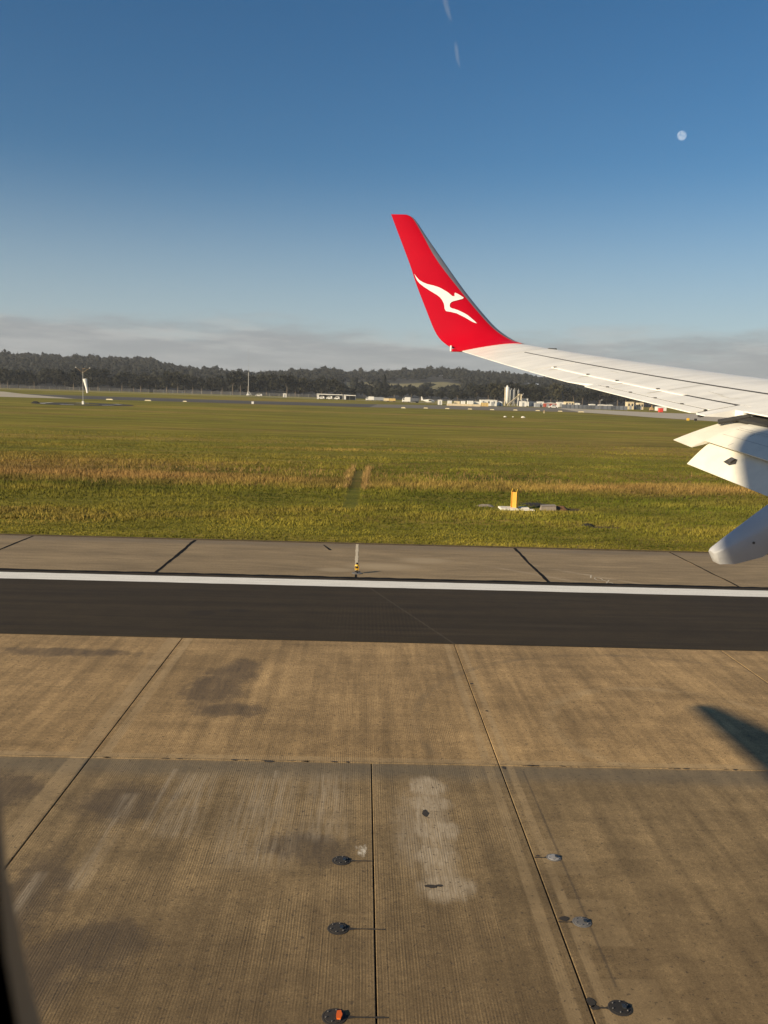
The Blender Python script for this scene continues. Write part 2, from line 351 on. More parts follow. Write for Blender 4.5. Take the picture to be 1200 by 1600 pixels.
soft = N.math('MULTIPLY', soft, N.math('MULTIPLY', N.ss(gz, 0, .3), N.ss(gz, 1.0, .7)))
N.put(ms.inputs[0], soft); N.nt.links.new(tr.outputs[0], ms.inputs[1]); N.nt.links.new(m2.outputs[0], ms.inputs[2])
N.nt.links.new(ms.outputs[0], N.nt.nodes['Material Output'].inputs[0])

# ------------------------------------------------------------------ mesh helpers
class MB:
    def __init__(s): s.v = []; s.f = []; s.mi = []
    def add(s, vs, fs, mi=0):
        o = len(s.v); s.v += [tuple(q) for q in vs]; s.f += [tuple(i+o for i in q) for q in fs]; s.mi += [mi]*len(fs); return s
    def box(s, x0, x1, y0, y1, z0, z1, mi=0, ch=0.0, rot=0.0):
        if ch:
            p = [(x0+ch, y0), (x1-ch, y0), (x1, y0+ch), (x1, y1-ch), (x1-ch, y1), (x0+ch, y1), (x0, y1-ch), (x0, y0+ch)]
        else: p = [(x0, y0), (x1, y0), (x1, y1), (x0, y1)]
        return s.prism(p, z0, z1, mi)
    def prism(s, p, z0, z1, mi=0):
        n = len(p); vs = [(a, b_, z0) for a, b_ in p]+[(a, b_, z1) for a, b_ in p]
        fs = [tuple(range(n-1, -1, -1)), tuple(range(n, 2*n))]+[(i, (i+1) % n, n+(i+1) % n, n+i) for i in range(n)]
        return s.add(vs, fs, mi)
    def prismy(s, p, y0, y1, mi=0):          # outline in x,z extruded along y
        n = len(p); vs = [(a, y0, b_) for a, b_ in p]+[(a, y1, b_) for a, b_ in p]
        fs = [tuple(range(n)), tuple(range(2*n-1, n-1, -1))]+[(i, n+i, n+(i+1) % n, (i+1) % n) for i in range(n)]
        return s.add(vs, fs, mi)
    def cyl(s, p0, p1, r0_, r1_=None, n=10, mi=0):
        p0, p1 = Vector(p0), Vector(p1); r1_ = r0_ if r1_ is None else r1_
        a = (p1-p0).normalized(); q = a.orthogonal().normalized(); w = a.cross(q)
        vs = [p0+(q*cos(2*pi*i/n)+w*sin(2*pi*i/n))*r0_ for i in range(n)]+[p1+(q*cos(2*pi*i/n)+w*sin(2*pi*i/n))*r1_ for i in range(n)]
        fs = [(i, (i+1) % n, n+(i+1) % n, n+i) for i in range(n)]+[tuple(range(n-1, -1, -1)), tuple(range(n, 2*n))]
        return s.add(vs, fs, mi)
    def lathe(s, prof, n=16, mi=0, c=(0, 0, 0)):   # (r, z) profile about a vertical axis
        vs = [(c[0]+r_*cos(2*pi*i/n), c[1]+r_*sin(2*pi*i/n), c[2]+z_) for r_, z_ in prof for i in range(n)]
        fs = [(j*n+i, j*n+(i+1) % n, (j+1)*n+(i+1) % n, (j+1)*n+i) for j in range(len(prof)-1) for i in range(n)]
        fs += [tuple(range(n-1, -1, -1)), tuple(range((len(prof)-1)*n, len(prof)*n))]
        return s.add(vs, fs, mi)
    def rings(s, rs, mi=0):                   # closed rings of equal count, capped
        n = len(rs[0]); vs = [p for q in rs for p in q]
        fs = [(j*n+i, j*n+(i+1) % n, (j+1)*n+(i+1) % n, (j+1)*n+i) for j in range(len(rs)-1) for i in range(n)]
        fs += [tuple(range(n-1, -1, -1)), tuple(range((len(rs)-1)*n, len(rs)*n))]
        return s.add(vs, fs, mi)
    def build(s, name, mats, parent=None, off=(0, 0, 0), smooth=False, loc=None, fix=True):
        me = bpy.data.meshes.new(name); o3 = Vector(off)
        me.from_pydata([Vector(q)-o3 for q in s.v], [], s.f)
        if isinstance(mats, str): mats = [mats]
        for k in mats: me.materials.append(MATS[k])
        if len(mats) > 1: me.polygons.foreach_set('material_index', s.mi)
        if fix:
            bm = bmesh.new(); bm.from_mesh(me); bmesh.ops.recalc_face_normals(bm, faces=bm.faces); bm.to_mesh(me); bm.free()
        if smooth:
            me.polygons.foreach_set('use_smooth', [True]*len(me.polygons))
            try: me.set_sharp_from_angle(angle=R(35))
            except Exception: pass
        o = bpy.data.objects.new(name, me); COL.objects.link(o)
        if parent: o.parent = parent
        if loc: o.location = loc
        return o
def tag(o, label=None, cat=None, group=None, kind=None):
    if label: o['label'] = label
    if cat: o['category'] = cat
    if group: o['group'] = group
    if kind: o['kind'] = kind
    return o
def thing(name, label, cat, loc, group=None, rz=0):
    o = bpy.data.objects.new(name, None); COL.objects.link(o); o.location = loc; o.rotation_euler = (0, 0, rz); o.empty_display_size = .3
    return tag(o, label, cat, group)
def copy_tree(o, parent=None):
    c = o.copy(); COL.objects.link(c)
    if parent: c.parent = parent
    for ch in list(o.children): copy_tree(ch, c)
    return c
def npmesh(name, V, F, mats, parent=None, col=None):
    """big triangle mesh straight from numpy"""
    me = bpy.data.meshes.new(name); n = len(F)
    me.vertices.add(len(V)); me.vertices.foreach_set('co', np.asarray(V, np.float32).ravel())
    me.loops.add(n*3); me.loops.foreach_set('vertex_index', np.asarray(F, np.int32).ravel())
    me.polygons.add(n); me.polygons.foreach_set('loop_start', np.arange(0, n*3, 3, dtype=np.int32))
    if col is not None:
        at_ = me.color_attributes.new('Col', 'FLOAT_COLOR', 'POINT'); at_.data.foreach_set('color', np.asarray(col, np.float32).ravel())
    me.materials.append(MATS[mats]); me.update(calc_edges=True)
    o = bpy.data.objects.new(name, me); COL.objects.link(o)
    if parent: o.parent = parent
    return o

# ------------------------------------------------------------------ land
def zland(Y):                                # airfield rises gently beyond the runway, then levels
    if Y < 40: return .05
    return .05+.015*(Y-40) if Y < 600 else .05+.015*560+.004*(Y-600)
ST = [(-.24, 66), (-.1, 66), (-.15, 65), (-.35, 60), (-.40, 66), (-.331, 63), (-.26, 61), (-.237, 61), (-.21, 52), (-.19, 50), (-.168, 48), (-.118, 47), (-.08, 53), (-.053, 55), (.026, 50), (.09, 56), (.127, 51), (.17, 46), (.22, 42), (.3, 40), (.45, 40), (.7, 45), (-.7, 70), (-1.2, 60), (1.2, 45)]
ST = sorted(set([q for q in ST if q not in [(-.24, 66), (-.1, 66), (-.15, 65), (-.35, 60)]]))
def ridge(s): return np.interp(s, [a for a, _ in ST], [b_ for _, b_ in ST])-np.interp(s, [-.5, -.02, .02, .06, .1, .14, .17], [10, 9, 6, 4, 5, 2, 0])
def zhill(X, Y):
    X = np.asarray(X, float); Y = np.asarray(Y, float)
    s = X/np.maximum(Y, 1); zr = EYE+ridge(s)/1390*1500-10
    t = np.clip((Y-700)/800, 0, 1); t2 = (t*t*(3-2*t))**.85
    z0 = .05+8.4+.4
    z = z0+(zr-z0)*t2
    z = np.where(Y > 1500, zr-(Y-1500)*.012, z)
    return z+1.5*np.sin(X/70+Y/110)*t+1.0*np.sin(X/33-Y/47)*t

gm_ = MB()
XS = [-5200, -2500, -1200, -600, -300, -150, -70, -30, 0, 30, 70, 150, 300, 600, 1200, 2500, 5200]
YS = [-1500, -200, -41, -40.9, 39.30, 39.34, 60, 100, 200, 300, 400, 500, 600, 720, 1000, 2000, 5200]
def zg(Y):
    if -40.95 < Y < 39.32: return -.30
    if Y <= -40.95: return -.02
    return zland(Y)
vs_ = [(X, Y, zg(Y)) for Y in YS for X in XS]; n = len(XS)
for j in range(len(YS)-1):
    gm_.add([], [])
fs_ = [(j*n+i, j*n+i+1, (j+1)*n+i+1, (j+1)*n+i) for j in range(len(YS)-1) for i in range(n-1)]
gm_.add(vs_, fs_)
gm_.mi = [1 if YS[j] in (-41, 39.30) else 0 for j in range(len(YS)-1) for i in range(n-1)]
ground = tag(gm_.build('ground', ['grass_land', 'soil']), kind='structure')

hs = np.concatenate([np.linspace(-1.0, -.52, 7), np.linspace(-.48, .52, 101), np.linspace(.56, 1.1, 7)])
hy = np.concatenate([np.linspace(690, 1600, 36), np.array([1800, 2200, 3000, 4200])])
HV = []
for Y in hy:
    X = hs*Y; z_ = zhill(X, np.full_like(X, Y)) - (1.5 if Y < 700 else 0)
    HV += list(zip(X, np.full_like(X, Y), z_))
n = len(hs)
tag(MB().add(HV, [(j*n+i, j*n+i+1, (j+1)*n+i+1, (j+1)*n+i) for j in range(len(hy)-1) for i in range(n-1)]).build('hills', 'hill_floor', smooth=True), kind='structure')

# sheep paddock cleared out of the forest
pv = []; pxs = np.linspace(0, 1, 25)
pys = np.linspace(0, 1, 9)
for b_ in pys:
    for a in pxs:
        s0 = -.02+.128*a
        y0_ = 905+60*a; y1_ = 1135-25*a+18*sin(a*9)
        Y = y0_+(y1_-y0_)*b_; X = s0*Y
        pv.append((X, Y, float(zhill(X, Y))+.6))
tag(MB().add(pv, [(j*25+i, j*25+i+1, (j+1)*25+i+1, (j+1)*25+i) for j in range(8) for i in range(24)]).build('paddock', 'paddock_grass', smooth=True), kind='structure')
pv = []
for b_ in np.linspace(0, 1, 5):
    for a in np.linspace(0, 1, 9):
        s0 = .165+.03*a; Y = 1060+60*b_; X = s0*Y
        pv.append((X, Y, float(zhill(X, Y))+.6))
tag(MB().add(pv, [(j*9+i, j*9+i+1, (j+1)*9+i+1, (j+1)*9+i) for j in range(4) for i in range(8)]).build('paddock', 'paddock_grass', smooth=True), kind='structure')

# far taxiway, draped on the land
def strip(name, poly_near, poly_far, mt, lift=.05, thick=0):
    n = len(poly_near); mb = MB(); rows = 6; vs = []
    for j in range(rows+1):
        t = j/rows
        for (a, b_), (c_, d_) in zip(poly_near, poly_far):
            X, Y = a+(c_-a)*t, b_+(d_-b_)*t; vs.append((X, Y, zland(Y)+lift))
    mb.add(vs, [(j*n+i, j*n+i+1, (j+1)*n+i+1, (j+1)*n+i) for j in range(rows) for i in range(n-1)])
    return tag(mb.build(name, mt), kind='structure')
strip('taxiway', [(-104, 326), (-80, 328), (-40, 327), (2, 331)], [(-150, 395), (-90, 392), (-46, 391), (6, 398)], 'taxi_asphalt')
strip('taxiway', [(2, 331), (30, 338), (57, 345), (88, 356)], [(6, 398), (34, 418), (62, 436), (96, 446)], 'taxi_grey', .06)
strip('taxiway', [(86, 352), (92, 332), (98, 300), (112, 262), (150, 215)], [(96, 446), (130, 400), (165, 380), (210, 370), (300, 360)], 'pale_concrete', .07)
strip('apron', [(-420, 318), (-260, 316), (-118, 322), (-104, 326)], [(-520, 455), (-300, 450), (-175, 440), (-150, 395)], 'pale_concrete', .06)
# service road along the boundary fence
strip('service_road', [(-420, 532), (-200, 538), (-26, 528), (60, 470), (125, 452)], [(-420, 538), (-200, 545), (-26, 536), (60, 478), (125, 460)], 'pale_concrete', .05)

# ------------------------------------------------------------------ runway
runway = tag(MB().box(-700, 700, -40.5, 39.26, -.28, -.09).build('runway', 'joint_dark'), kind='structure')
def slab(name, x0, x1, y0, y1, mt, par, g=.010, top=0.0):
    mb = MB(); x0 += g; x1 -= g; y0 += g; y1 -= g; c_ = .007
    lo = [(x0, y0), (x1, y0), (x1, y1), (x0, y1)]; hi = [(x0+c_, y0+c_), (x1-c_, y0+c_), (x1-c_, y1-c_), (x0+c_, y1-c_)]
    vs = [(a, b_, -.09) for a, b_ in lo]+[(a, b_, top-c_) for a, b_ in lo]+[(a, b_, top) for a, b_ in hi]
    fs = [(i, (i+1) % 4, 4+(i+1) % 4, 4+i) for i in range(4)]+[(4+i, 4+(i+1) % 4, 8+(i+1) % 4, 8+i) for i in range(4)]+[(8, 9, 10, 11)]
    mb.add(vs, fs); return mb.build(name, mt, par)
jx = [-26.1, -18.94, -11.77, -4.61, 2.56, 9.71, 16.87, 24.0, 31.2]
for a, b_ in zip(jx[:-1], jx[1:]):
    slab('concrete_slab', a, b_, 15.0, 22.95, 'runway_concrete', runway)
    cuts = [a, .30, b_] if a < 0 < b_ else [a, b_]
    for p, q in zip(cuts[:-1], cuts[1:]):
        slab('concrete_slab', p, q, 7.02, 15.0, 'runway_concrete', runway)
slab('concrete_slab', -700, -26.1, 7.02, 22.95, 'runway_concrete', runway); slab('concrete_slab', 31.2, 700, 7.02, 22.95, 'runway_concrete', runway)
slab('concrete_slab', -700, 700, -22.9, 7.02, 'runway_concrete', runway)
slab('asphalt_strip', -700, 700, 22.95, 31.56, 'runway_asphalt', runway, .006, .006)
slab('asphalt_strip', -700, 700, -31.5, -22.9, 'runway_asphalt', runway, .006, .006)
jx = [-35.7, -28.6, -21.5, -14.42, -7.31, -.13, 6.9, 13.9, 21.0, 28.1, 35.2]
for a, b_ in zip(jx[:-1], jx[1:]): slab('shoulder_slab', a, b_, 31.56, 39.26, 'shoulder_concrete', runway, .03)
slab('shoulder_slab', -700, -35.7, 31.56, 39.26, 'shoulder_concrete', runway); slab('shoulder_slab', 35.2, 700, 31.56, 39.26, 'shoulder_concrete', runway)
slab('shoulder_slab', -700, 700, -40.4, -31.5, 'shoulder_concrete', runway)
# painted edge line (slightly ragged edges)
def ragged(x0, x1, y0, y1, zt, step, amp):
    n = int((x1-x0)/step)+1; mb = MB(); vs = []
    for i in range(n): vs.append((x0+(x1-x0)*i/(n-1), y0+random.uniform(-amp, amp), zt))
    for i in range(n): vs.append((x0+(x1-x0)*i/(n-1), y1+random.uniform(-amp, amp), zt))
    mb.add(vs, [(i, i+1, n+i+1, n+i) for i in range(n-1)]); return mb
ragged(-40, 40, 29.94, 31.03, .0105, .5, .015).build('edge_line', 'white_paint', runway, fix=False)
for a, b_ in ((-700, -40), (40, 700)): MB().add([(a, 29.94, .0105), (b_, 29.94, .0105), (b_, 31.03, .0105), (a, 31.03, .0105)], [(0, 1, 2, 3)]).build('edge_line', 'white_paint', runway)
# black poured sealant in the shoulder joints, uneven width
def sealant(xc, y0, y1, w, amp=.02, mt='sealant', zt=.006, name='joint_sealant', n=22):
    vs = []; off = 0
    for i in range(n):
        t = i/(n-1); off = off*.7+random.uniform(-amp, amp); ww = w*(random.uniform(.75, 1.2))
        vs += [(xc+off-ww/2, y0+(y1-y0)*t, zt), (xc+off+ww/2, y0+(y1-y0)*t, zt)]
    return MB().add(vs, [(2*i, 2*i+1, 2*i+3, 2*i+2) for i in range(n-1)]).build(name, mt, runway, fix=False)
sealant(-14.42, 31.6, 39.2, .10); sealant(-7.31, 31.6, 39.2, .14, .016); sealant(6.9, 31.6, 39.2, .13, .016); sealant(13.9, 31.6, 39.2, .08); sealant(-21.5, 31.6, 39.2, .1); sealant(21, 31.6, 39.2, .1)
sealant(-.13, 32.9, 39.2, .13, .004, 'pale_grout', .006, 'cable_trench')
sealant(-.13, 31.6, 32.2, .07, .004)
vs_ = [(-1.64, 38.75), (-1.58, 38.75), (-1.20, 37.5), (-1.25, 37.4), (-1.33, 37.45)]
MB().add([(a, b_, .006) for a, b_ in vs_], [tuple(range(5))]).build('tar_patch', 'sealant', runway)
# tar bleeding along the asphalt edge
ragged(-40, 40, 31.40, 31.68, .0085, .35, .05).build('joint_sealant', 'sealant', runway, fix=False)
# chips along the long joint
for i in range(26):
    X = random.choice([random.uniform(-4.5, .4), random.uniform(2.5, 9)]); w_ = random.uniform(.02, .10); h_ = random.uniform(.015, .035)
    k = 7; ps = [(X+cos(2*pi*j/k)*w_*random.uniform(.6, 1.1), 15.02+sin(2*pi*j/k)*h_*random.uniform(.6, 1.2), .004) for j in range(k)]
    MB().add(ps, [tuple(range(k))]).build('joint_chip', 'joint_dark', runway)
# spalled spots in the near slab
for X, Y, w_, h_ in ((1.12, 13.1, .06, .12), (1.05, 11.0, .10, .05), (1.16, 11.02, .06, .035), (-1.5, 14.98, .09, .05), (2.63, 14.9, .05, .08), (2.62, 19.6, .05, .05), (2.72, 17.8, .04, .05)):
    k = 9; ps = [(X+cos(2*pi*j/k)*w_*random.uniform(.55, 1.1), Y+sin(2*pi*j/k)*h_*random.uniform(.6, 1.1), .005) for j in range(k)]
    MB().add(ps, [tuple(range(k))]).build('spall_patch', 'joint_dark', runway)
# small hand-painted survey mark on the shoulder
def stroke(mb, pts, w):
    for (ax, ay), (bx, by) in zip(pts[:-1], pts[1:]):
        dx, dy = bx-ax, by-ay; L = math.hypot(dx, dy); nx, ny = -dy/L*w/2, dx/L*w/2; ex, ey = dx/L*w*.3, dy/L*w*.3
        mb.add([(ax+nx-ex, ay+ny-ey, .006), (bx+nx+ex, by+ny+ey, .006), (bx-nx+ex, by-ny+ey, .006), (ax-nx-ex, ay-ny-ey, .006)], [(0, 1, 2, 3)])
for letter, pts, cx, cy in (('7', [[(-.12, .3), (.14, .3), (-.02, -.3)]], 8.70, 32.95),
                            ('O', [[(.13*cos(k*pi/6), .30*sin(k*pi/6)) for k in range(13)]], 8.92, 32.45),
                            ('X', [[(-.12, .28), (.12, -.28)], [(.12, .28), (-.12, -.28)]], 9.14, 32.0)):
    mb = MB()
    for k in pts: stroke(mb, [(cx+a, cy+b_) for a, b_ in k], .05)
    mb.build('painted_letter', 'worn_white', runway)

# ------------------------------------------------------------------ recessed runway lights
def inset_light(X, Y, rad, label, lens, slotx, style):
    t = thing('inset_light', label, 'runway light', (X, Y, .0), 'lights recessed in the runway slabs')
    MB().lathe([(rad*1.12, .003), (rad*1.12, .006), (rad*.98, .009), (rad*.93, .007)], 22).build('collar', 'cast_iron' if style != 'pale' else 'grey_iron', t)
    MB().lathe([(rad*.88, .004), (rad*.88, .012), (rad*.6, .015), (rad*.2, .016)], 22).build('cover', lens, t, smooth=True)
    for k in range(6):
        a = k*pi/3+.3; MB().cyl((cos(a)*rad*.76, sin(a)*rad*.76, .018), (cos(a)*rad*.76, sin(a)*rad*.76, .027), rad*.06, n=6).build('bolt', 'grey_iron', t)
    if style == 'orange':
        ps = [(rad*.25, -rad*.5), (rad*.6, -rad*.55), (rad*.75, 0), (rad*.6, rad*.55), (rad*.25, rad*.5), (rad*.2, 0)]
        MB().prism(ps, .02, .036).build('lens', 'orange_lens', t)
    else:
        MB().prism([(rad*.2, -rad*.25), (rad*.5, -rad*.3), (rad*.62, 0), (rad*.5, rad*.3), (rad*.2, rad*.25)], .02, .033).build('lens', 'dark_glass', t)
    # sealed cable slot to the joint
    s_ = 1 if slotx > X else -1; n = 9; vs = []
    for i in range(n):
        q = i/(n-1); xx = s_*rad*.9+(slotx-X-s_*rad*.9)*q; w_ = .018*(2.2-1.7*min(1, q*4)) if q < .25 else .011*random.uniform(.8, 1.5)
        vs += [(xx, -w_, .004), (xx, w_, .004)]
    MB().add(vs, [(2*i, 2*i+1, 2*i+3, 2*i+2) for i in range(n-1)]).build('cable_slot', 'joint_dark', t, fix=True)
    return t
inset_light(-.147, 11.62, .115, 'dark round runway light beside the small white paint splash', 'cast_iron', .29, 'dark')
inset_light(-.145, 10.02, .115, 'dark round runway light midway along the long straight joint', 'cast_iron', .42, 'dark')
inset_light(-.140, 8.47, .115, 'dark round runway light with an orange lens', 'cast_iron', .42, 'orange')
inset_light(2.846, 11.80, .095, 'pale grey round runway light, smallest and farthest beside the slanting joint', 'pale_lens', 2.57, 'pale')
inset_light(2.862, 10.23, .105, 'mid grey round runway light beside a black hole at the slanting joint', 'grey_iron', 2.57, 'pale')
inset_light(2.885, 8.66, .115, 'black round runway light nearest the camera by the slanting joint', 'black_paint', 2.57, 'dark')
for (X, Y, w_, h_) in ((2.66, 10.3, .07, .055), (2.63, 11.84, .035, .025), (2.60, 8.75, .05, .09), (2.62, 8.66, .06, .04)):
    k = 9; ps = [(X+cos(2*pi*j/k)*w_*random.uniform(.7, 1.1), Y+sin(2*pi*j/k)*h_*random.uniform(.7, 1.1), .0055) for j in range(k)]
    MB().add(ps, [tuple(range(k))]).build('spall_patch', 'joint_dark', runway)

# elevated edge light
el = thing('runway_edge_light', 'small yellow and black elevated light standing on the runway shoulder', 'runway light', (-.10, 32.40, 0))
MB().lathe([(.19, .004), (.19, .02), (.10, .03), (.05, .035)], 18).build('base_plate', 'grey_iron', el)
MB().cyl((0, 0, .03), (0, 0, .13), .028).build('stem', 'black_paint', el)
MB().lathe([(.04, .12), (.072, .15), (.078, .20)], 14).build('collar', 'yellow_paint', el)
MB().lathe([(.078, .20), (.080, .285)], 14).build('band', 'black_paint', el)
MB().lathe([(.080, .285), (.066, .325), (.04, .34)], 14).build('cap', 'yellow_paint', el)
MB().lathe([(.036, .34), (.04, .37), (.03, .40), (.01, .41)], 12).build('lamp_globe', 'black_paint', el, smooth=True)
for s_ in (-1, 1): MB().box(s_*.065-.006, s_*.065+.006, -.085, -.07, .14, .30).build('stripe', 'yellow_paint', el)
sk = MB().box(-.012, .012, -.10, .38, .01, .05); sk.build('cable_stub', 'black_paint', el)

# ------------------------------------------------------------------ yellow marker post on concrete pads, pit box
zz = zland(52.5)
mk = thing('marker_post', 'upright yellow folded-plate marker post standing on a white concrete pad', 'marker', (9.08, 52.4, zz))
mk.rotation_euler = (0, 0, R(-38))
MB().box(-.155, .155, -.012, .012, .02, 1.02).build('web_plate', 'amber_paint', mk)
for nm, xs in (('flange', -.17), ('flange', .17)):
    MB().add([(xs-.013, -.07, .02), (xs-.013, .22, .02), (xs-.013, .22, 1.12), (xs-.013, .05, 1.22), (xs-.013, -.07, 1.04),
              (xs+.013, -.07, .02), (xs+.013, .22, .02), (xs+.013, .22, 1.12), (xs+.013, .05, 1.22), (xs+.013, -.07, 1.04)],
             [(0, 1, 2, 3, 4), (9, 8, 7, 6, 5)]+[(i, (i+1) % 5, 5+(i+1) % 5, 5+i) for i in range(5)]).build(nm, 'yellow_paint', mk)
MB().box(-.21, .21, -.16, .32, .0, .022).build('foot_plate', 'steel_grey', mk)
for X, Y, a, b_, h_, lab in ((8.74, 52.35, .52, .62, .10, 'larger white concrete pad under the left side of the yellow marker post'),
                             (9.66, 52.75, .36, .30, .10, 'white concrete pad behind and right of the yellow marker post'),
                             (9.80, 52.05, .42, .22, .06, 'low thin white concrete strip in front right of the yellow marker post')):
    mb = MB(); c_ = .03
    p = [(X-a, Y-b_), (X+a, Y-b_), (X+a, Y+b_), (X-a, Y+b_)]; q = [(X-a+c_, Y-b_+c_), (X+a-c_, Y-b_+c_), (X+a-c_, Y+b_-c_), (X-a+c_, Y+b_-c_)]
    mb.add([(i, j, -.1) for i, j in p]+[(i, j, h_-c_) for i, j in p]+[(i, j, h_) for i, j in q],
           [(i, (i+1) % 4, 4+(i+1) % 4, 4+i) for i in range(4)]+[(4+i, 4+(i+1) % 4, 8+(i+1) % 4, 8+i) for i in range(4)]+[(8, 9, 10, 11)])
    tag(mb.build('concrete_pad', 'pad_concrete', off=(X, Y, 0), loc=(X, Y, zz)), lab, 'concrete pad', 'white pads around the marker post')
pt = thing('pit_box', 'low grey concrete pit box in the grass right of the yellow marker', 'pit', (11.15, 52.4, zz)); pt.scale = (.66, .9, .85)
MB().add([(-.75, -.3, -.05), (.62, -.3, -.05), (.62, .35, -.05), (-.75, .35, -.05), (-.72, -.28, .24), (.6, -.28, .30), (.6, .33, .32), (-.62, .33, .26)],
         [(0, 1, 5, 4), (1, 2, 6, 5), (2, 3, 7, 6), (3, 0, 4, 7), (4, 5, 6, 7)]).build('box_wall', 'pit_concrete', pt)
MB().add([(-.74, -.30, .265), (.63, -.30, .325), (.63, .36, .345), (-.64, .36, .285), (-.74, -.30, .30), (.63, -.30, .36), (.63, .36, .38), (-.64, .36, .32)],
         [(0, 1, 5, 4), (1, 2, 6, 5), (2, 3, 7, 6), (3, 0, 4, 7), (4, 5, 6, 7)]).build('lid', 'pit_concrete', pt)
# heaped soil by the pit
def heap(name, X, Y, a, b_, h_, mt, label, seed):
    q = random.Random(seed); mb = MB(); n = 18; vs = [(0, 0, h_)]
    for j, (rr, hh) in enumerate(((.4, .85), (.75, .45), (1.0, -.15))):
        for i in range(n):
            k = q.uniform(.85, 1.15); vs.append((a*rr*k*cos(2*pi*i/n), b_*rr*k*sin(2*pi*i/n), h_*hh*q.uniform(.8, 1.2)))
    fs = [(0, 1+i, 1+(i+1) % n) for i in range(n)]
    for j in range(2): fs += [(1+j*n+i, 1+(j+1)*n+i, 1+(j+1)*n+(i+1) % n, 1+j*n+(i+1) % n) for i in range(n)]
    return tag(mb.add(vs, fs).build(name, mt, loc=(X, Y, zz if Y > 50 else zland(Y)), smooth=True), label, 'soil heap')
heap('soil_heap', 11.95, 52.75, .5, .5, .24, 'rust_soil', 'small reddish brown soil heap at the right end of the pit box', 3)
heap('soil_heap', 10.75, 54.6, 1.15, 1.0, .16, 'dark_earth', 'flat mound coloured dark as the shaded hollow behind the pit box', 4)  # near-black mound stands in for the shadow in the hollow here
heap('soil_heap', 7.5, 53.4, .6, .45, .14, 'pit_concrete', 'low greyish soil heap left of the white concrete pad', 5)
heap('soil_heap', 11.95, 46.2, .4, .25, .16, 'dark_earth', 'small dark earth heap at the bare patch near the runway shoulder', 6)

# ------------------------------------------------------------------ airliner (we look out of its left cabin window)
RO = (0, -1.6, 2.4)
air = thing('airliner', 'white airliner wing with extended flaps and upturned red winglet, seen from its cabin window', 'aeroplane', RO)
TEX = lambda Y: 1.642-.35417*(Y-15.3)
TEZ = lambda Y: .00433296*Y*Y+.0569083*Y+5.3238758
LEX = lambda Y: 2.70-.56*(Y-15.3)
LEZ = lambda Y: .004375*Y*Y+.038125*Y+5.7230
def shp(c):                                   # half-thickness shape, c = 0 trailing edge .. 1 leading edge
    q = min(1, max(0, 1-c)); return 2.969*math.sqrt(q)-1.26*q-3.516*q*q+2.843*q**3-1.015*q**4
def wpt(c, Y, side, dz=0):
    ch = LEX(Y)-TEX(Y); t = shp(c)*ch*(.0558 if side > 0 else -.055)
    if side < 0: t -= .006
    return Vector((TEX(Y)*(1-c)+LEX(Y)*c, Y, TEZ(Y)*(1-c)+LEZ(Y)*c+t+dz))
def wpanel(name, mt, Y0, Y1, c0, c1, dz=0, nc=None, low=True, par=None, thick=None):
    """a closed panel of wing skin between two span stations and two chord fractions"""
    ny = max(2, int(abs(Y1-Y0)/.45)+1); nc = nc or max(3, int(((c1(12) if callable(c1) else c1)-(c0(12) if callable(c0) else c0))/.045)+2); rs = []
    for j in range(ny):
        Y = Y0+(Y1-Y0)*j/(ny-1)
        k0, k1 = (c0(Y) if callable(c0) else c0), (c1(Y) if callable(c1) else c1)
        cs = [k0+(k1-k0)*(.5-.5*cos(pi*i/(nc-1)) if k1 > .95 else i/(nc-1)) for i in range(nc)]
        up = [wpt(c, Y, 1, dz) for c in cs]
        lo = [wpt(c, Y, -1, 0) for c in reversed(cs)] if thick is None else [wpt(c, Y, 1, dz-thick) for c in reversed(cs)]
        rs.append(up+lo)
    return MB().rings(rs).build(name, mt, par or air, RO, smooth=True)
SL = lambda Y: .482 if Y > 13.9 else .482-.012*(13.9-Y)/4
SA = lambda Y: SL(Y)-.014
wpanel('wing_tip_panel', 'white_skin', 14.44, 15.30, 0, 1)
slat = wpanel('slat', 'white_skin', .3, 14.42, SL, 1)
wpanel('wing_panel', 'white_skin', 13.17, 14.42, 0, SA)
wpanel('wing_panel', 'white_skin', 9.56, 13.15, .222, SA)
wpanel('wing_panel', 'white_skin', .3, 9.555, lambda Y: .30, SA)
wpanel('wing_panel', 'white_skin', 9.44, 9.555, .142, .297)
wpanel('wing_panel', 'white_skin', 9.56, 9.695, .0, .2195)
wpanel('wing_closure', 'dark_cove', 9.69, 9.73, .02, .225, -.004, thick=.05)
wpanel('wing_closure', 'dark_cove', 9.76, 11.77, .064, .082, -.002, thick=.01)
wpanel('spoiler', 'white_skin', 6.6, 9.43, .142, .293, .004, thick=.014)
wpanel('spoiler', 'white_skin', 4.0, 6.58, .142, .293, .004, thick=.014)
ail = wpanel('aileron', 'white_skin', 9.72, 13.14, lambda Y: .0 if Y > 11.78 else .078, .203)
wpanel('trim_tab', 'white_skin', 9.78, 11.76, .0, .070, par=ail)
wpanel('hinge_seal', 'seal_white', 10.5, 13.1, .199, .226, .006, thick=.02)
wpanel('wing_closure', 'dark_cove', 9.60, 13.1, .195, .228, -.001, thick=.05)
wpanel('wing_closure', 'dark_cove', .3, 14.4, lambda Y: SL(Y)-.017, lambda Y: SL(Y)+.003, .0025, thick=.05)
for Y in (13.05, 12.3, 11.7, 10.95):
    p = wpt(.215, Y, 1, .0)
    MB().box(p.x-.02, p.x+.02, Y-.02, Y+.02, p.z-.01, p.z+.016).build('hinge_bracket', 'dark_metal', air, RO)
for Y in (11.5, 11.05, 10.6, 10.15):
    p = wpt(.075, Y, 1, .0)
    MB().box(p.x-.016, p.x+.016, Y-.018, Y+.018, p.z-.004, p.z+.009).build('hinge_bracket', 'dark_metal', air, RO)
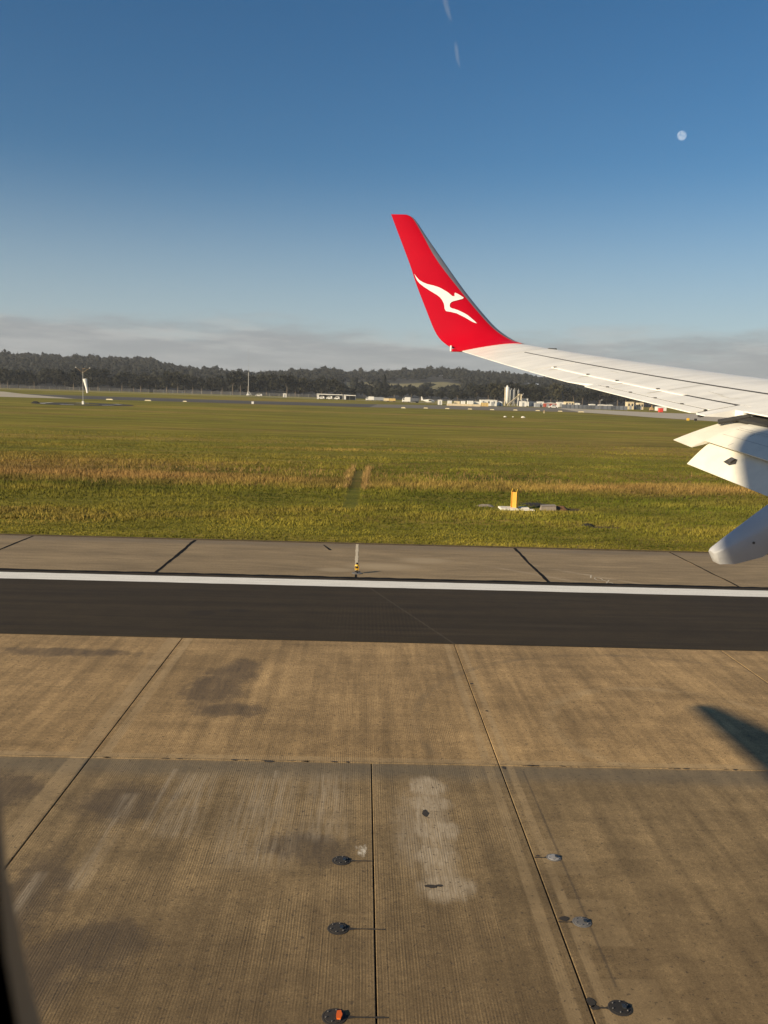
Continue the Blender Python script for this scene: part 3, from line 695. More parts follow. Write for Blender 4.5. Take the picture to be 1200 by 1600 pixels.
# faint seams and walk marks on the skin: thin raised sealant beads
def bead(name, pts, w, mt, dz=.0025):
    mb = MB()
    for (c0, Y0), (c1, Y1) in zip(pts[:-1], pts[1:]):
        a, b_ = wpt(c0, Y0, 1, dz), wpt(c1, Y1, 1, dz); dr = (b_-a).normalized(); sd = dr.cross(Vector((0, 0, 1))).normalized()*w/2
        mb.add([a-sd, b_-sd, b_+sd, a+sd], [(0, 1, 2, 3)])
    return mb.build(name, mt, air, RO)
mat('soft_grey', (.34, .33, .30), .6, var=.3, scale=20)
bead('skin_seam', [(.23, 10.83), (.33, 10.83), (.45, 10.83)], .012, 'soft_grey')
for k in range(5): bead('stencil_mark', [(.335-.004*k, 10.46-.055*k), (.335-.004*k, 10.43-.055*k)], .018, 'soft_grey')
bead('stencil_mark', [(.30, 10.2), (.29, 10.05), (.31, 9.95)], .010, 'soft_grey')
bead('stencil_mark', [(.40, 12.3), (.40, 12.15)], .014, 'soft_grey')
for k in range(4): bead('grime_streak', [(.20, 12.95-.70*k), (.12, 12.97-.70*k)], .03, 'flap_skin', .0015)
# dark cove and brackets behind the wing, above the flaps
mb = MB(); rs = []
for Y in (.4, 3, 6, 8, 9.553):
    a = wpt(.31, Y, 1, -.06); b_ = wpt(.30, Y, -1, .02); c_ = wpt(.12, Y, 1, -.075)
    rs.append([a, c_, c_+Vector((.02, 0, -.03)), b_])
mb.rings(rs).build('flap_cove', 'dark_cove', air, RO)
MB().cyl((3.80, 9.50, 6.20), (4.10, 9.44, 6.27), .028).build('actuator', 'dark_cove', air, RO)
# fore flap: big inner section and a short outer end reaching further aft
def surf_loft(name, mt, secs, th, par=air, n=9, nose=1.0):
    rs = []
    for te, le in secs:
        te, le = Vector(te), Vector(le); ch = le-te; L = ch.length
        sp = Vector((-.354, 1, .12)).normalized(); nrm = ch.normalized().cross(sp).normalized()
        if nrm.z < 0: nrm = -nrm
        cs = [.5-.5*cos(pi*i/(n-1)) for i in range(n)]
        up = [te+ch*c+nrm*shp(c)*L*th for c in cs]; lo = [te+ch*c-nrm*(shp(c)*L*th*.55+.006) for c in reversed(cs)]
        rs.append(up+lo)
    return MB().rings(rs).build(name, mt, par, RO, smooth=True)
def lp(p, k, zk): return lambda Y: (p[0]+k*(Y-p[1]), Y, p[2]+zk*(Y-p[1]))
fLE = lp((4.04, 9.6, 6.205), -.354, .114); fTE = lp((3.366, 9.6, 5.995), -.354, .219); fTI = lp((3.585, 9.35, 6.012), -.354, .178)
gLE = lp((3.70, 9.35, 6.00), -.354, .17); gTE = lp((3.446, 9.35, 5.75), -.354, .202)
surf_loft('flap', 'flap_skin', [(fTE(9.6), fLE(9.6)), (fTE(9.32), fLE(9.32))], .055)
surf_loft('flap', 'flap_skin', [(fTI(Y), fLE(Y)) for Y in (9.315, 8.5, 7.5, 6.5, 5.5, 4.2)], .085)
surf_loft('aft_flap', 'flap_skin', [(Vector(gTE(9.36)), gLE(9.34)), (gTE(9.2), gLE(9.2))]+[(gTE(Y), gLE(Y)) for Y in (8.5, 7.5, 6.5, 5.5, 4.2)], .06)
# fairing bracket showing in a cut-out of the aft flap
def onflap(c, Y, o_): 
    a, b_ = Vector(gTE(Y)), Vector(gLE(Y)); ch = b_-a; sp = Vector((-.354, 1, .12)).normalized(); nr = ch.normalized().cross(sp).normalized()
    if nr.z < 0: nr = -nr
    return a+ch*c+nr*(shp(c)*ch.length*.06+o_)
q = [onflap(.44, 8.985, .003), onflap(.40, 8.89, .003), onflap(.50, 8.835, .003), onflap(.64, 8.86, .003), onflap(.65, 8.95, .003)]
MB().add(q, [tuple(range(5))]).build('flap_cutout', 'dark_cove', air, RO)
q = [onflap(.48, 8.925, .004), onflap(.46, 8.89, .004), onflap(.60, 8.872, .004), onflap(.62, 8.915, .004)]
q += [p+Vector((-.012, -.012, .015)) for p in q]
MB().add(q, [(0, 1, 2, 3), (4, 5, 6, 7), (0, 1, 5, 4), (1, 2, 6, 5), (2, 3, 7, 6), (3, 0, 4, 7)]).build('flap_bracket', 'dark_metal', air, RO)
# skin seams and rivet line on the fore flap
def onf(c, Y, o_):
    a, b_ = Vector(fTI(Y)), Vector(fLE(Y)); ch = b_-a; sp = Vector((-.354, 1, .12)).normalized(); nr = ch.normalized().cross(sp).normalized()
    if nr.z < 0: nr = -nr
    return a+ch*c+nr*(shp(c)*ch.length*.085+o_)
for nm, pts, w_ in (('skin_seam', [(.05, 9.02), (.5, 9.0), (.9, 9.0)], .010), ('skin_seam', [(.30, 9.28), (.30, 9.0), (.30, 8.6)], .006), ('skin_seam', [(.62, 9.28), (.62, 8.7)], .005)):
    mb = MB()
    for (c0, Y0), (c1, Y1) in zip(pts[:-1], pts[1:]):
        a, b_ = onf(c0, Y0, .002), onf(c1, Y1, .002); dr = (b_-a).normalized(); sd = dr.cross(Vector((-.3, -.3, 1))).normalized()*w_/2
        mb.add([a-sd, b_-sd, b_+sd, a+sd], [(0, 1, 2, 3)])
    mb.build(nm, 'soft_grey', air, RO)
mb = MB()
for k in range(22):
    a = onf(.55, 9.26-.022*k, .002); mb.cyl(a, a+Vector((0, 0, .003)), .005, n=6)
tag(mb.build('rivet_row', 'soft_grey', air, RO), kind='stuff')
# flap track fairing (canoe), drooped with the flap
def fairing(Yc):
    rs = []
    for t, X, z0, hw, hh in ((0, 3.055, 5.10, .055, .085), (.03, 3.075, 5.130, .085, .135), (.15, 3.20, 5.245, .12, .22), (.4, 3.42, 5.437, .145, .31), (.7, 3.70, 5.66, .165, .36), (1, 4.15, 5.86, .18, .40), (1.3, 4.9, 5.92, .18, .42), (1.6, 5.7, 5.90, .14, .34), (1.8, 6.3, 5.84, .03, .1)):
        ring = []
        for a_, zf in ((.0, 0), (-.5, -.01), (-.90, -.10), (-1.0, -.20), (-.96, -.62), (-.86, -.94), (0, -1.0), (.86, -.94), (.96, -.62), (1.0, -.20), (.90, -.10), (.5, -.01)):
            sh = -.16*abs(a_)*min(1, t*3)-.0*t
            ring.append((X+(.12*zf*-1 if t < .5 else 0)*.35, Yc+a_*hw, z0+zf*hh+sh*.5))
        rs.append(ring)
    o = MB().rings(rs).build('flap_track_fairing', 'grey_skin', air, RO, smooth=True)
    p = Vector((3.36, Yc-.158, 5.205)); MB().cyl(p, p+Vector((0, -.006, 0)), .012, n=8).build('drain_plug', 'dark_metal', o, (0, 0, 0)).location = (-RO[0], -RO[1], -RO[2])
    return o
fairing(7.6)
# winglet
WS = [((.382, 15.97, 9.552), (.66, 15.97, 9.553)), ((.395, 15.965, 9.520), (.80, 15.965, 9.475)), ((.500, 15.93, 9.262), (1.00, 15.93, 9.200)), ((.727, 15.85, 8.707), (1.29, 15.85, 8.802)), ((.845, 15.78, 8.371), (1.741, 15.78, 8.243)),
      ((1.022, 15.70, 7.939), (2.143, 15.70, 7.757)), ((1.221, 15.62, 7.503), (2.363, 15.60, 7.55)), ((1.415, 15.48, 7.304), (2.569, 15.46, 7.405)), ((1.62, 15.302, 7.210), (2.70, 15.302, 7.345))]
WS[4] = ((.845, 15.78, 8.371), (1.715, 15.78, 8.245))
NR = [Vector((0, -1, .12))]*6+[Vector((0, -.92, .35)), Vector((0, -.65, .75)), Vector((0, -.12, 1))]
TH = [.03, .05, .055, .055, .055, .055, .055, .055, .0558]
def wlet(c0, c1, name, mt, par, grow=0, n=11):
    rs = []
    for i, ((te, le), nr, th) in enumerate(zip(WS, NR, TH)):
        te, le = Vector(te), Vector(le); ch = le-te; L = ch.length; nr = nr.normalized()
        k0, k1 = (c0[i] if hasattr(c0, '__len__') else c0), c1
        cs = [k0+(k1-k0)*(.5-.5*cos(pi*j/(n-1))) for j in range(n)]
        up = [te+ch*c*(1+grow*.15)+nr*(shp(c)*L*th+grow) for c in cs]; lo = [te+ch*c*(1+grow*.15)-nr*(shp(c)*L*th+.003+grow) for c in reversed(cs)]
        rs.append(up+lo)
    # subdivide span-wise with a Catmull-Rom pass
    out = []
    for i in range(len(rs)-1):
        p0, p1, p2, p3 = rs[max(0, i-1)], rs[i], rs[i+1], rs[min(len(rs)-1, i+2)]
        for k in range(5):
            t = k/5; out.append([.5*((2*b_)+(c_-a)*t+(2*a-5*b_+4*c_-d_)*t*t+(3*b_-a-3*c_+d_)*t**3) for a, b_, c_, d_ in zip(p0, p1, p2, p3)])
    out.append(rs[-1])
    return MB().rings(out).build(name, mt, par, RO, smooth=True)
wl = wlet(0, 1, 'winglet', 'red_skin', air)
wl['label'] = 'bright red upturned winglet with white leaping kangaroo emblem'
def rootchild(o): o.location = (0, 0, 0); return o
wlet([.97, .92, .88, .82, .885, .915, .925, .93, .95], 1, 'leading_edge_strip', 'bare_metal', wl, .003, 7)
# emblem laid on the inboard face
KG = [(0.81, 8.534), (0.855, 8.475), (0.903, 8.423), (0.965, 8.388), (1.038, 8.36), (1.15, 8.336), (1.225, 8.315), (1.291, 8.287), (1.405, 8.223), (1.448, 8.188), (1.476, 8.165), (1.505, 8.162), (1.518, 8.170), (1.512, 8.20), (1.521, 8.226), (1.545, 8.218), (1.572, 8.206), (1.629, 8.176), (1.678, 8.145), (1.665, 8.128), (1.632, 8.116), (1.549, 8.091), (1.50, 8.078), (1.467, 8.062), (1.445, 8.04), (1.435, 8.012), (1.437, 7.985), (1.448, 7.966), (1.482, 7.95), (1.527, 7.941), (1.585, 7.922), (1.64, 7.898), (1.70, 7.87), (1.755, 7.839), (1.87, 7.747), (1.911, 7.707), (1.88, 7.712), (1.843, 7.724), (1.70, 7.802), (1.558, 7.868), (1.445, 7.892), (1.375, 7.901), (1.358, 7.925), (1.346, 7.949), (1.343, 7.99), (1.334, 8.03), (1.298, 8.097), (1.26, 8.14), (1.212, 8.176), (1.098, 8.24), (0.985, 8.309), (0.905, 8.369), (0.865, 8.415), (0.841, 8.462)]
bm = bmesh.new(); vv = [bm.verts.new((a, 0, b_)) for a, b_ in KG]
from mathutils.geometry import tessellate_polygon
for tri in tessellate_polygon([[Vector((a, b_, 0)) for a, b_ in KG]]): bm.faces.new([vv[i] for i in tri])
big_e = [e for e in bm.edges if e.calc_length() > .12]; bmesh.ops.subdivide_edges(bm, edges=big_e, cuts=1); bmesh.ops.triangulate(bm, faces=bm.faces[:])
bmw = bmesh.new(); bmw.from_mesh(wl.data); bvh = BVHTree.FromBMesh(bmw)
for v in bm.verts:
    h = bvh.ray_cast(Vector((v.co.x-RO[0], -20, v.co.z-RO[2])), Vector((0, 1, 0)))
    yy_ = (h[0].y+RO[1]) if h[0] else 15.75
    v.co = Vector((v.co.x, yy_-.008, v.co.z))-Vector(RO)
me = bpy.data.meshes.new('kangaroo_emblem'); bm.to_mesh(me); bm.free(); bmw.free(); me.materials.append(MATS['emblem_white'])
eo = bpy.data.objects.new('kangaroo_emblem', me); COL.objects.link(eo); eo.parent = wl
MB().box(1.47, 1.72, 15.36, 15.46, 7.20, 7.245, ch=.02).build('tip_fairing', 'red_skin', wl, RO)
MB().box(1.445, 1.475, 15.37, 15.45, 7.205, 7.30, ch=.01).build('tip_light', 'clear_lens', wl, RO)
p = wpt(.93, 14.55, 1); MB().box(p.x-.08, p.x+.06, p.y-.03, p.y+.08, p.z-.02, p.z+.012, ch=.02).build('light_window', 'dark_cove', air, RO)

# fuselage with the window opening we look through, tail surfaces that throw the shadows
def ell(X, zc, ry, rz, angs): return [(X, -1.6+ry*cos(a), zc+rz*sin(a)) for a in angs]
zc0 = 6.15
a_lo, a_hi = math.asin((5.93-zc0)/2.0), math.asin((6.62-zc0)/2.0)
angs = [a_lo, a_lo*.4+a_hi*.6, a_hi]+list(np.linspace(a_hi, a_lo+2*pi, 30))[1:-1]
stn = [(24.6, 5.6, .05, .05), (24.2, 5.65, .45, .5), (23, 5.75, 1.0, 1.15), (21, 5.95, 1.55, 1.7), (18.5, 6.1, 1.85, 1.98), (16, zc0, 1.88, 2.0), (8, zc0, 1.88, 2.0), (.42, zc0, 1.88, 2.0), (-.32, zc0, 1.88, 2.0), (-2, zc0, 1.88, 2.0), (-5, 6.45, 1.75, 1.72), (-7.5, 6.95, 1.25, 1.22), (-10, 7.4, .7, .75), (-11.6, 7.65, .3, .35), (-12.0, 7.7, .08, .1)]
rs = [ell(*q, angs) for q in stn]; n = len(angs); mb = MB()
fs = []
for j in range(len(rs)-1):
    for i in range(n):
        if j == 7 and i in (0, 1): continue      # the window opening
        fs.append((j*n+i, j*n+(i+1) % n, (j+1)*n+(i+1) % n, (j+1)*n+i))
mb.add([p for q in rs for p in q], fs)
fus = mb.build('fuselage', 'white_skin', air, RO, smooth=True)
# window lining: plate with a rounded opening and a short tunnel
def oval(Y, cx, cz, a, b_, n=40, p=3.2):
    o_ = []
    for i in range(n):
        t = 2*pi*i/n; ct, st_ = cos(t), sin(t); o_.append((cx+a*math.copysign(abs(ct)**(2/p), ct), Y, cz+b_*math.copysign(abs(st_)**(2/p), st_)))
    return o_
fr = MB(); cx, cz = .045, 6.295
r_in = oval(.20, .045, 6.30, .130, .230, p=3.3); r_out = oval(.268, .05, 6.28, .22, .32, p=4); r_room = oval(.15, .036, 6.30, .1002, .18, p=4); plate = oval(.145, cx, cz, .50, .50, p=8)
n = 40; vs_ = plate+r_room+r_in+r_out
fr.add(vs_, [(k*n+i, k*n+(i+1) % n, (k+1)*n+(i+1) % n, (k+1)*n+i) for k in range(3) for i in range(n)])
wf = fr.build('window_frame', 'window_trim', fus, (0, 0, 0), smooth=True); wf.location = (0, 0, 0)
wf.data.transform(Matrix.Translation(-Vector(RO)))
# tailplane
tp = MB(); rs = []
for te, le, th in (((-12.0, 5.98, 8.34), (-11.55, 5.98, 8.36), .04), ((-11.98, 5.82, 8.32), (-11.35, 5.82, 8.34), .05), ((-11.60, 4.7, 8.16), (-10.5, 4.75, 8.18), .05), ((-11.02, 2.85, 7.92), (-9.1, 2.85, 7.95), .05), ((-10.4, -1.2, 7.5), (-6.4, -1.2, 7.55), .05)):
    te, le = Vector(te), Vector(le); ch = le-te; cs = [.5-.5*cos(pi*i/8) for i in range(9)]
    rs.append([te+ch*c+Vector((0, 0, shp(c)*ch.length*th)) for c in cs]+[te+ch*c-Vector((0, 0, shp(c)*ch.length*th+.004)) for c in reversed(cs)])
tp.rings(rs).build('tailplane', 'white_skin', air, RO, smooth=True)
rs2 = [[(p[0], -3.2-p[1], p[2]) for p in q] for q in rs]; MB().rings(rs2).build('tailplane', 'white_skin', air, RO, smooth=True)
rs = []
for te, le, th in (((-9.2, -1.6, 7.6), (-2.5, -1.6, 7.7), .05), ((-9.7, -1.6, 8.8), (-5.6, -1.6, 8.8), .05), ((-10.95, -1.6, 11.2), (-8.3, -1.6, 11.2), .045), ((-12.45, -1.6, 12.95), (-10.4, -1.6, 13.05), .045), ((-12.58, -1.6, 13.25), (-10.8, -1.6, 13.45), .03)):
    te, le = Vector(te), Vector(le); ch = le-te; cs = [.5-.5*cos(pi*i/8) for i in range(9)]
    rs.append([te+ch*c+Vector((0, shp(c)*ch.length*th, 0)) for c in cs]+[te+ch*c-Vector((0, shp(c)*ch.length*th+.004, 0)) for c in reversed(cs)])
MB().rings(rs).build('tail_fin', 'red_skin', air, RO, smooth=True)

# ------------------------------------------------------------------ windsock and its ground circle
wx, wy = -79.6, 256.0; wz = zland(wy)
def ringmesh(r0_, r1_, lift, a0=0, a1=2*pi, n=48):
    vs = []
    for i in range(n+1):
        a = a0+(a1-a0)*i/n
        for rr in (r0_, r1_):
            X, Y = wx+rr*cos(a), wy+rr*sin(a); vs.append((X, Y, zland(Y)+lift))
    return MB().add(vs, [(2*i, 2*i+1, 2*i+3, 2*i+2) for i in range(n)])
ringmesh(4.5, 13.9, .06, n=64).build('windsock_circle', 'dark_earth', fix=True).__setitem__('kind', 'structure')
for k, a in enumerate((pi*.93, pi*1.17, pi*1.47, pi*1.80, pi*.25, pi*.6)):
    o = ringmesh(10.2, 11.6, .12, a-.17, a+.17, 8).build('ground_marking', 'white_paint'); o['kind'] = 'structure'
ws = thing('windsock', 'white windsock hanging limp on a tall thin pole inside a dark ground circle', 'windsock', (wx, wy, wz))
MB().cyl((0, 0, 0), (0, 0, 9.2), .075, .05, 8).build('pole', 'steel_grey', ws)
MB().box(-.28, .28, -.28, .28, 0, .9, ch=.06).build('pole_base', 'white_cladding', ws)
MB().cyl((-.02, 0, 7.2), (.35, 0, 7.25), .05, n=6).build('swivel_arm', 'steel_grey', ws)
rs = []
for t, cx_, cz_, rr in ((0, .45, 7.15, .50), (.1, .62, 6.9, .50), (.3, .82, 5.9, .42), (.6, 1.05, 4.7, .32), (.85, 1.2, 3.7, .25), (1, 1.25, 3.25, .22)):
    rs.append([(cx_+rr*cos(2*pi*i/12)*(1.0+.12*sin(3*i)), rr*sin(2*pi*i/12), cz_+.35*rr*cos(2*pi*i/12)) for i in range(12)])
MB().rings(rs).build('sock', 'windsock_cloth', ws, smooth=True)
for s_, zz_ in ((-1, 10.2), (1, 10.1)):
    a = MB().cyl((0, 0, 8.8), (s_*1.2, 0, 9.8), .03, n=6); a.cyl((s_*1.2, 0, 9.8), (s_*1.9, 0, zz_), .03, n=6); a.build('lamp_arm', 'tan_paint', ws)
    MB().lathe([(.06, 0), (.2, .06), (.2, .16), (.05, .25)], 8, c=(s_*1.95, 0, zz_)).build('lamp', 'white_cladding', ws)
a = MB().cyl((0, 0, 8.9), (.1, 0, 10.1), .03, n=6); a.build('lamp_arm', 'tan_paint', ws); MB().cyl((-.1, 0, 10.05), (.7, 0, 10.1), .035, n=6).build('cross_bar', 'tan_paint', ws)
heap('soil_heap', -91.5, 252, 1.3, 1.0, .6, 'dark_earth', 'dark earth heap at the left edge of the windsock circle', 9).location.z = zland(252)

# ------------------------------------------------------------------ far airfield: boundary fence
def fence(X0, Y0, X1, Y1, label, hgt=2.2):
    t = thing('boundary_fence', label, 'fence', (X0, Y0, zland(Y0)), 'boundary fence runs')
    L = math.hypot(X1-X0, Y1-Y0); n = int(L/6); dz1 = zland(Y1)-zland(Y0); dx, dy = X1-X0, Y1-Y0
    pm = MB().cyl((0, 0, -.1), (0, 0, hgt), .07, n=5).build('fence_post', 'wire_mesh', t)
    for i in range(1, n+1):
        c = pm.copy(); COL.objects.link(c); c.parent = t; c.location = (dx*i/n, dy*i/n, dz1*i/n)
    rm = MB()
    for h_ in (.08, .45, .8, 1.15, 1.5, 1.85, 2.15): rm.cyl((0, 0, h_), (dx, dy, dz1+h_), .028, n=4)
    rm.build('wire', 'wire_mesh', t)
fence(-330, 560, -135, 566, 'grey wire boundary fence below the wooded hill left of the windsock and beyond')
fence(-132, 566, -28, 552, 'grey wire boundary fence between the mast and the open white shed')
fence(22, 500, 78, 492, 'low grey fence in front of the containers left of the silos', 1.6)

# slender mast
ms_ = thing('mast', 'tall slender grey mast on a white footing before the wooded hill', 'mast', (-77.2, 600, zland(600)))
MB().cyl((0, 0, .8), (0, 0, 15), .20, .15, 8).build('lower_tube', 'steel_grey', ms_); MB().cyl((0, 0, 15), (0, 0, 31), .09, .05, 6).build('upper_tube', 'grey_cladding', ms_)
MB().lathe([(1.3, 0), (1.3, .5), (.5, 1.0), (.4, 1.2)], 10).build('footing', 'white_cladding', ms_)
for a in (0, 2.1, 4.2): MB().cyl((cos(a)*2.2, sin(a)*2.2, 0), (cos(a)*.3, sin(a)*.3, 2.6), .12, n=5).build('strut', 'white_cladding', ms_)

# generic small buildings, vehicles
def shed(name, label, cat, X, Y, w_, dpt, h_, wall='white_cladding', roof='white_cladding', pitch=.35, doors=1, windows=0, group=None, z0=None):
    t = thing(name, label, cat, (X, Y, zland(Y) if z0 is None else z0), group)
    MB().box(-w_/2, w_/2, 0, dpt, -.3, h_).build('wall', wall, t)
    e = .15; MB().prismy([(-w_/2-e, h_), (w_/2+e, h_), (w_/2+e, h_+.12), (0, h_+pitch), (-w_/2-e, h_+.12)], -e, dpt+e).build('roof', roof, t)
    for k in range(doors):
        xd = -w_/2+w_*(k+.5)/doors
        MB().box(xd-min(.8, w_*.16), xd+min(.8, w_*.16), -.05, -.003, 0, min(h_*.8, 2.1)).build('door', 'grey_cladding', t)
    for k in range(windows):
        xd = -w_/2+w_*(k+.5)/windows
        MB().box(xd-.4, xd+.4, -.04, -.003, h_*.45, h_*.8).build('window', 'dark_glass', t)
    return t
def wheel_pair(t, xs, y0, rr=.32):
    for X in xs: MB().cyl((X, y0-.02, rr), (X, y0+.22, rr), rr, n=10).build('wheel', 'rubber', t)
def van(name, label, cat, X, Y, L=4.4, h_=1.9, body='white_cladding', group=None, box=False):
    t = thing(name, label, cat, (X, Y, zland(Y)+.02), group)
    if box:
        MB().box(-L/2+1.5, L/2, 0, 2.0, .55, h_, ch=.05).build('cargo_box', body, t)
        MB().prismy([(-L/2, .45), (-L/2+1.4, .45), (-L/2+1.4, h_*.82), (-L/2+.4, h_*.82), (-L/2, h_*.5)], .05, 1.95).build('cab', body, t)
        MB().box(-L/2+.35, -L/2+1.1, .03, .046, h_*.5, h_*.76).build('window', 'dark_glass', t)
    else:
        MB().prismy([(-L/2, .3), (L/2, .3), (L/2, h_*.55), (L/2-.2, h_*.95), (L/2-.6, h_), (-L*.14, h_), (-L*.30, h_*.58), (-L/2, h_*.5)], 0, 1.75).build('body', body, t)
        MB().prismy([(-L*.25, h_*.60), (L*.3, h_*.60), (L*.28, h_*.9), (-L*.12, h_*.9)], -.012, -.002).build('window', 'dark_glass', t)
    wheel_pair(t, (-L*.32, L*.32), -.01); wheel_pair(t, (-L*.32, L*.32), 1.6)
    return t
def trailer(name, label, cat, X, Y, L, h_, body, group=None, ribs=6):
    t = thing(name, label, cat, (X, Y, zland(Y)+.02), group)
    MB().box(-L/2, L/2, 0, 2.4, .5, h_, ch=.04).build('body', body, t)
    for k in range(ribs): MB().box(-L/2+L*(k+.5)/ribs-.05, -L/2+L*(k+.5)/ribs+.05, -.05, -.002, .55, h_-.05).build('rib', body, t)
    wheel_pair(t, (L*.22, L*.36), .05, .42); wheel_pair(t, (L*.22, L*.36), 2.1, .42)
    MB().box(-L*.36, -L*.33, .3, .5, 0, .5).build('prop_leg', 'steel_grey', t)
    return t
van('parked_car', 'white car parked by the foot of the slender mast', 'car', -65.7, 560, 4.2, 1.5)
shed('hut', 'small white hut standing alone between the mast and the open shed', 'hut', -49, 555, 2.2, 2, 2.1)
def open_shed(X, Y, w_, label, h_=2.6):
    t = thing('open_shed', label, 'shed', (X, Y, zland(Y)), 'open roofed sheds')
    MB().prismy([(-w_/2, h_), (w_/2, h_), (w_/2, h_+.35), (-w_/2, h_+.45)], -.3, 7).build('roof', 'white_cladding', t)
    n = int(w_/3)
    for k in range(n+1): MB().cyl((-w_/2+.1+(w_-.2)*k/n, 0, 0), (-w_/2+.1+(w_-.2)*k/n, 0, h_), .08, n=5).build('post', 'steel_grey', t)
    MB().box(-w_/2, w_/2, 6.6, 6.8, 0, h_).build('back_wall', 'slate_panel', t)
    MB().box(-w_/2-.02, -w_/2+1.3, .1, 6.5, 0, h_-.02).build('end_wall', 'white_cladding', t)
open_shed(-20, 520, 15, 'long low open shed with thin white roof and white left end wall')
open_shed(-8.3, 515, 7, 'shorter open shed adjoining the right end of the long open shed', 2.5)
van('parked_van', 'leftmost of three white vehicles under the long open shed', 'van', -24.6, 515, 3.6, 1.7, group='white vehicles at the open shed')
van('parked_van', 'middle of three white vehicles at the open shed', 'van', -19.9, 511, 3.4, 2.0, group='white vehicles at the open shed')
van('parked_van', 'rightmost of three white vehicles at the open shed', 'van', -15.6, 511, 3.2, 1.9, group='white vehicles at the open shed')
van('box_truck', 'white truck at the left end of the grey trailer', 'truck', 3.2, 499, 4.6, 2.5, box=True)
trailer('cargo_trailer', 'grey trailer standing behind the left white truck', 'trailer', 8.4, 505, 5.8, 2.2, 'grey_cladding')
trailer('site_container', 'cream container left of two beside the grey trailer', 'container', 12.2, 490, 2.9, 1.9, 'cream_cladding', ribs=4)
trailer('site_container', 'yellowish container right of two beside the grey trailer', 'container', 15.5, 488, 3.3, 1.9, 'yellow_wall', ribs=4)
van('box_truck', 'tall white truck in front of the dark grey trailer', 'truck', 22.6, 480, 4.4, 2.9, box=True)
trailer('cargo_trailer', 'dark grey trailer behind the tall white truck', 'trailer', 27.4, 485, 4.6, 2.5, 'slate_panel')
# light aeroplane
la = thing('light_aeroplane', 'small white aeroplane with an upright tail fin parked left of the white booth', 'aeroplane', (32.2, 450, zland(450)+.1))
rs = [[(X, 1.0+ry*cos(2*pi*i/12), 1.45+dz+rz*sin(2*pi*i/12)) for i in range(12)] for X, ry, rz, dz in ((-3.4, .1, .12, .35), (-2, .4, .42, .2), (-.5, .75, .8, 0), (1.2, .8, .85, 0), (2.6, .7, .72, -.1), (3.4, .2, .25, -.2))]
MB().rings(rs).build('fuselage', 'white_cladding', la, smooth=True)
MB().prismy([(-3.5, 1.6), (-2.4, 1.6), (-3.1, 3.6), (-3.6, 3.6)], .95, 1.05).build('tail_fin', 'white_cladding', la)
MB().box(-.2, 1.1, -3.6, 5.6, 2.15, 2.3, ch=.2).build('wing', 'white_cladding', la); MB().box(-3.4, -2.8, -.5, 2.5, 1.7, 1.78).build('tailplane', 'white_cladding', la)
for X, Y in ((2.4, 1), (.2, .2), (.2, 1.8)): MB().cyl((X, Y, .3), (X, Y, 1.0), .05, n=5).build('gear_leg', 'steel_grey', la)
MB().box(.3, 1.6, .16, .2, 1.5, 1.95).build('window', 'dark_glass', la)
shed('site_booth', 'small tall white booth standing alone left of the container yard', 'booth', 37.4, 440, 1.9, 1.8, 2.3, pitch=.2)
# low cream block wall, laid from separate blocks
bw = thing('block_wall', 'long low cream wall of concrete blocks before the white containers', 'wall', (38.9, 420, zland(420)))
bme = None
for k in range(17):
    if bme is None: o = MB().box(0, .9, 0, .6, -.1, 1.05, ch=.03).build('block', 'cream_cladding', bw); bme = o
    else: o = bme.copy(); COL.objects.link(o); o.parent = bw
    o.location = (k*.93, random.uniform(-.05, .05), random.uniform(-.05, .05))
for k, (X, Y, w_, h_, mt, lab) in enumerate(((42.7, 445, 2.0, 2.1, 'white_cladding', 'first white container from the left behind the cream block wall'), (46.6, 448, 2.6, 1.9, 'cream_cladding', 'cream container second from the left behind the block wall'),
        (49.5, 446, 2.0, 2.1, 'white_cladding', 'narrow white container in the middle behind the block wall'), (52.8, 444, 2.9, 2.3, 'white_cladding', 'tallest white container behind the cream block wall'), (56.3, 446, 2.6, 2.0, 'white_cladding', 'white container behind the block wall next to the yellow wall'))):
    trailer('site_container', lab, 'container', X, Y, w_, h_, mt, 'containers behind the block wall', 4)
shed('workshop', 'long white flat workshop behind the yellow wall left of the silos', 'building', 62.8, 450, 8.1, 6, 2.9, pitch=.25, doors=2, windows=3)
yw = thing('bunker_wall', 'yellowish wall with buttresses in front of the long white workshop', 'wall', (58, 430, zland(430)))
MB().box(-1.85, 1.85, 0, .3, -.2, 1.8).build('wall_panel', 'yellow_wall', yw)
for k in range(4): MB().box(-1.8+k*1.15, -1.62+k*1.15, -.12, -.002, -.1, 1.7).build('buttress', 'yellow_wall', yw)
tn = thing('tent', 'white pitched tent at the foot of the white silo', 'tent', (69.2, 455, zland(455)))
MB().prismy([(-1.6, 0), (1.6, 0), (1.1, 2.1), (.2, 2.5), (-.6, 2.3)], 0, 3).build('canopy', 'white_cladding', tn); MB().prismy([(-.3, 0), (.5, 0), (.3, 1.6), (-.1, 1.6)], -.03, -.003).build('opening', 'slate_panel', tn)
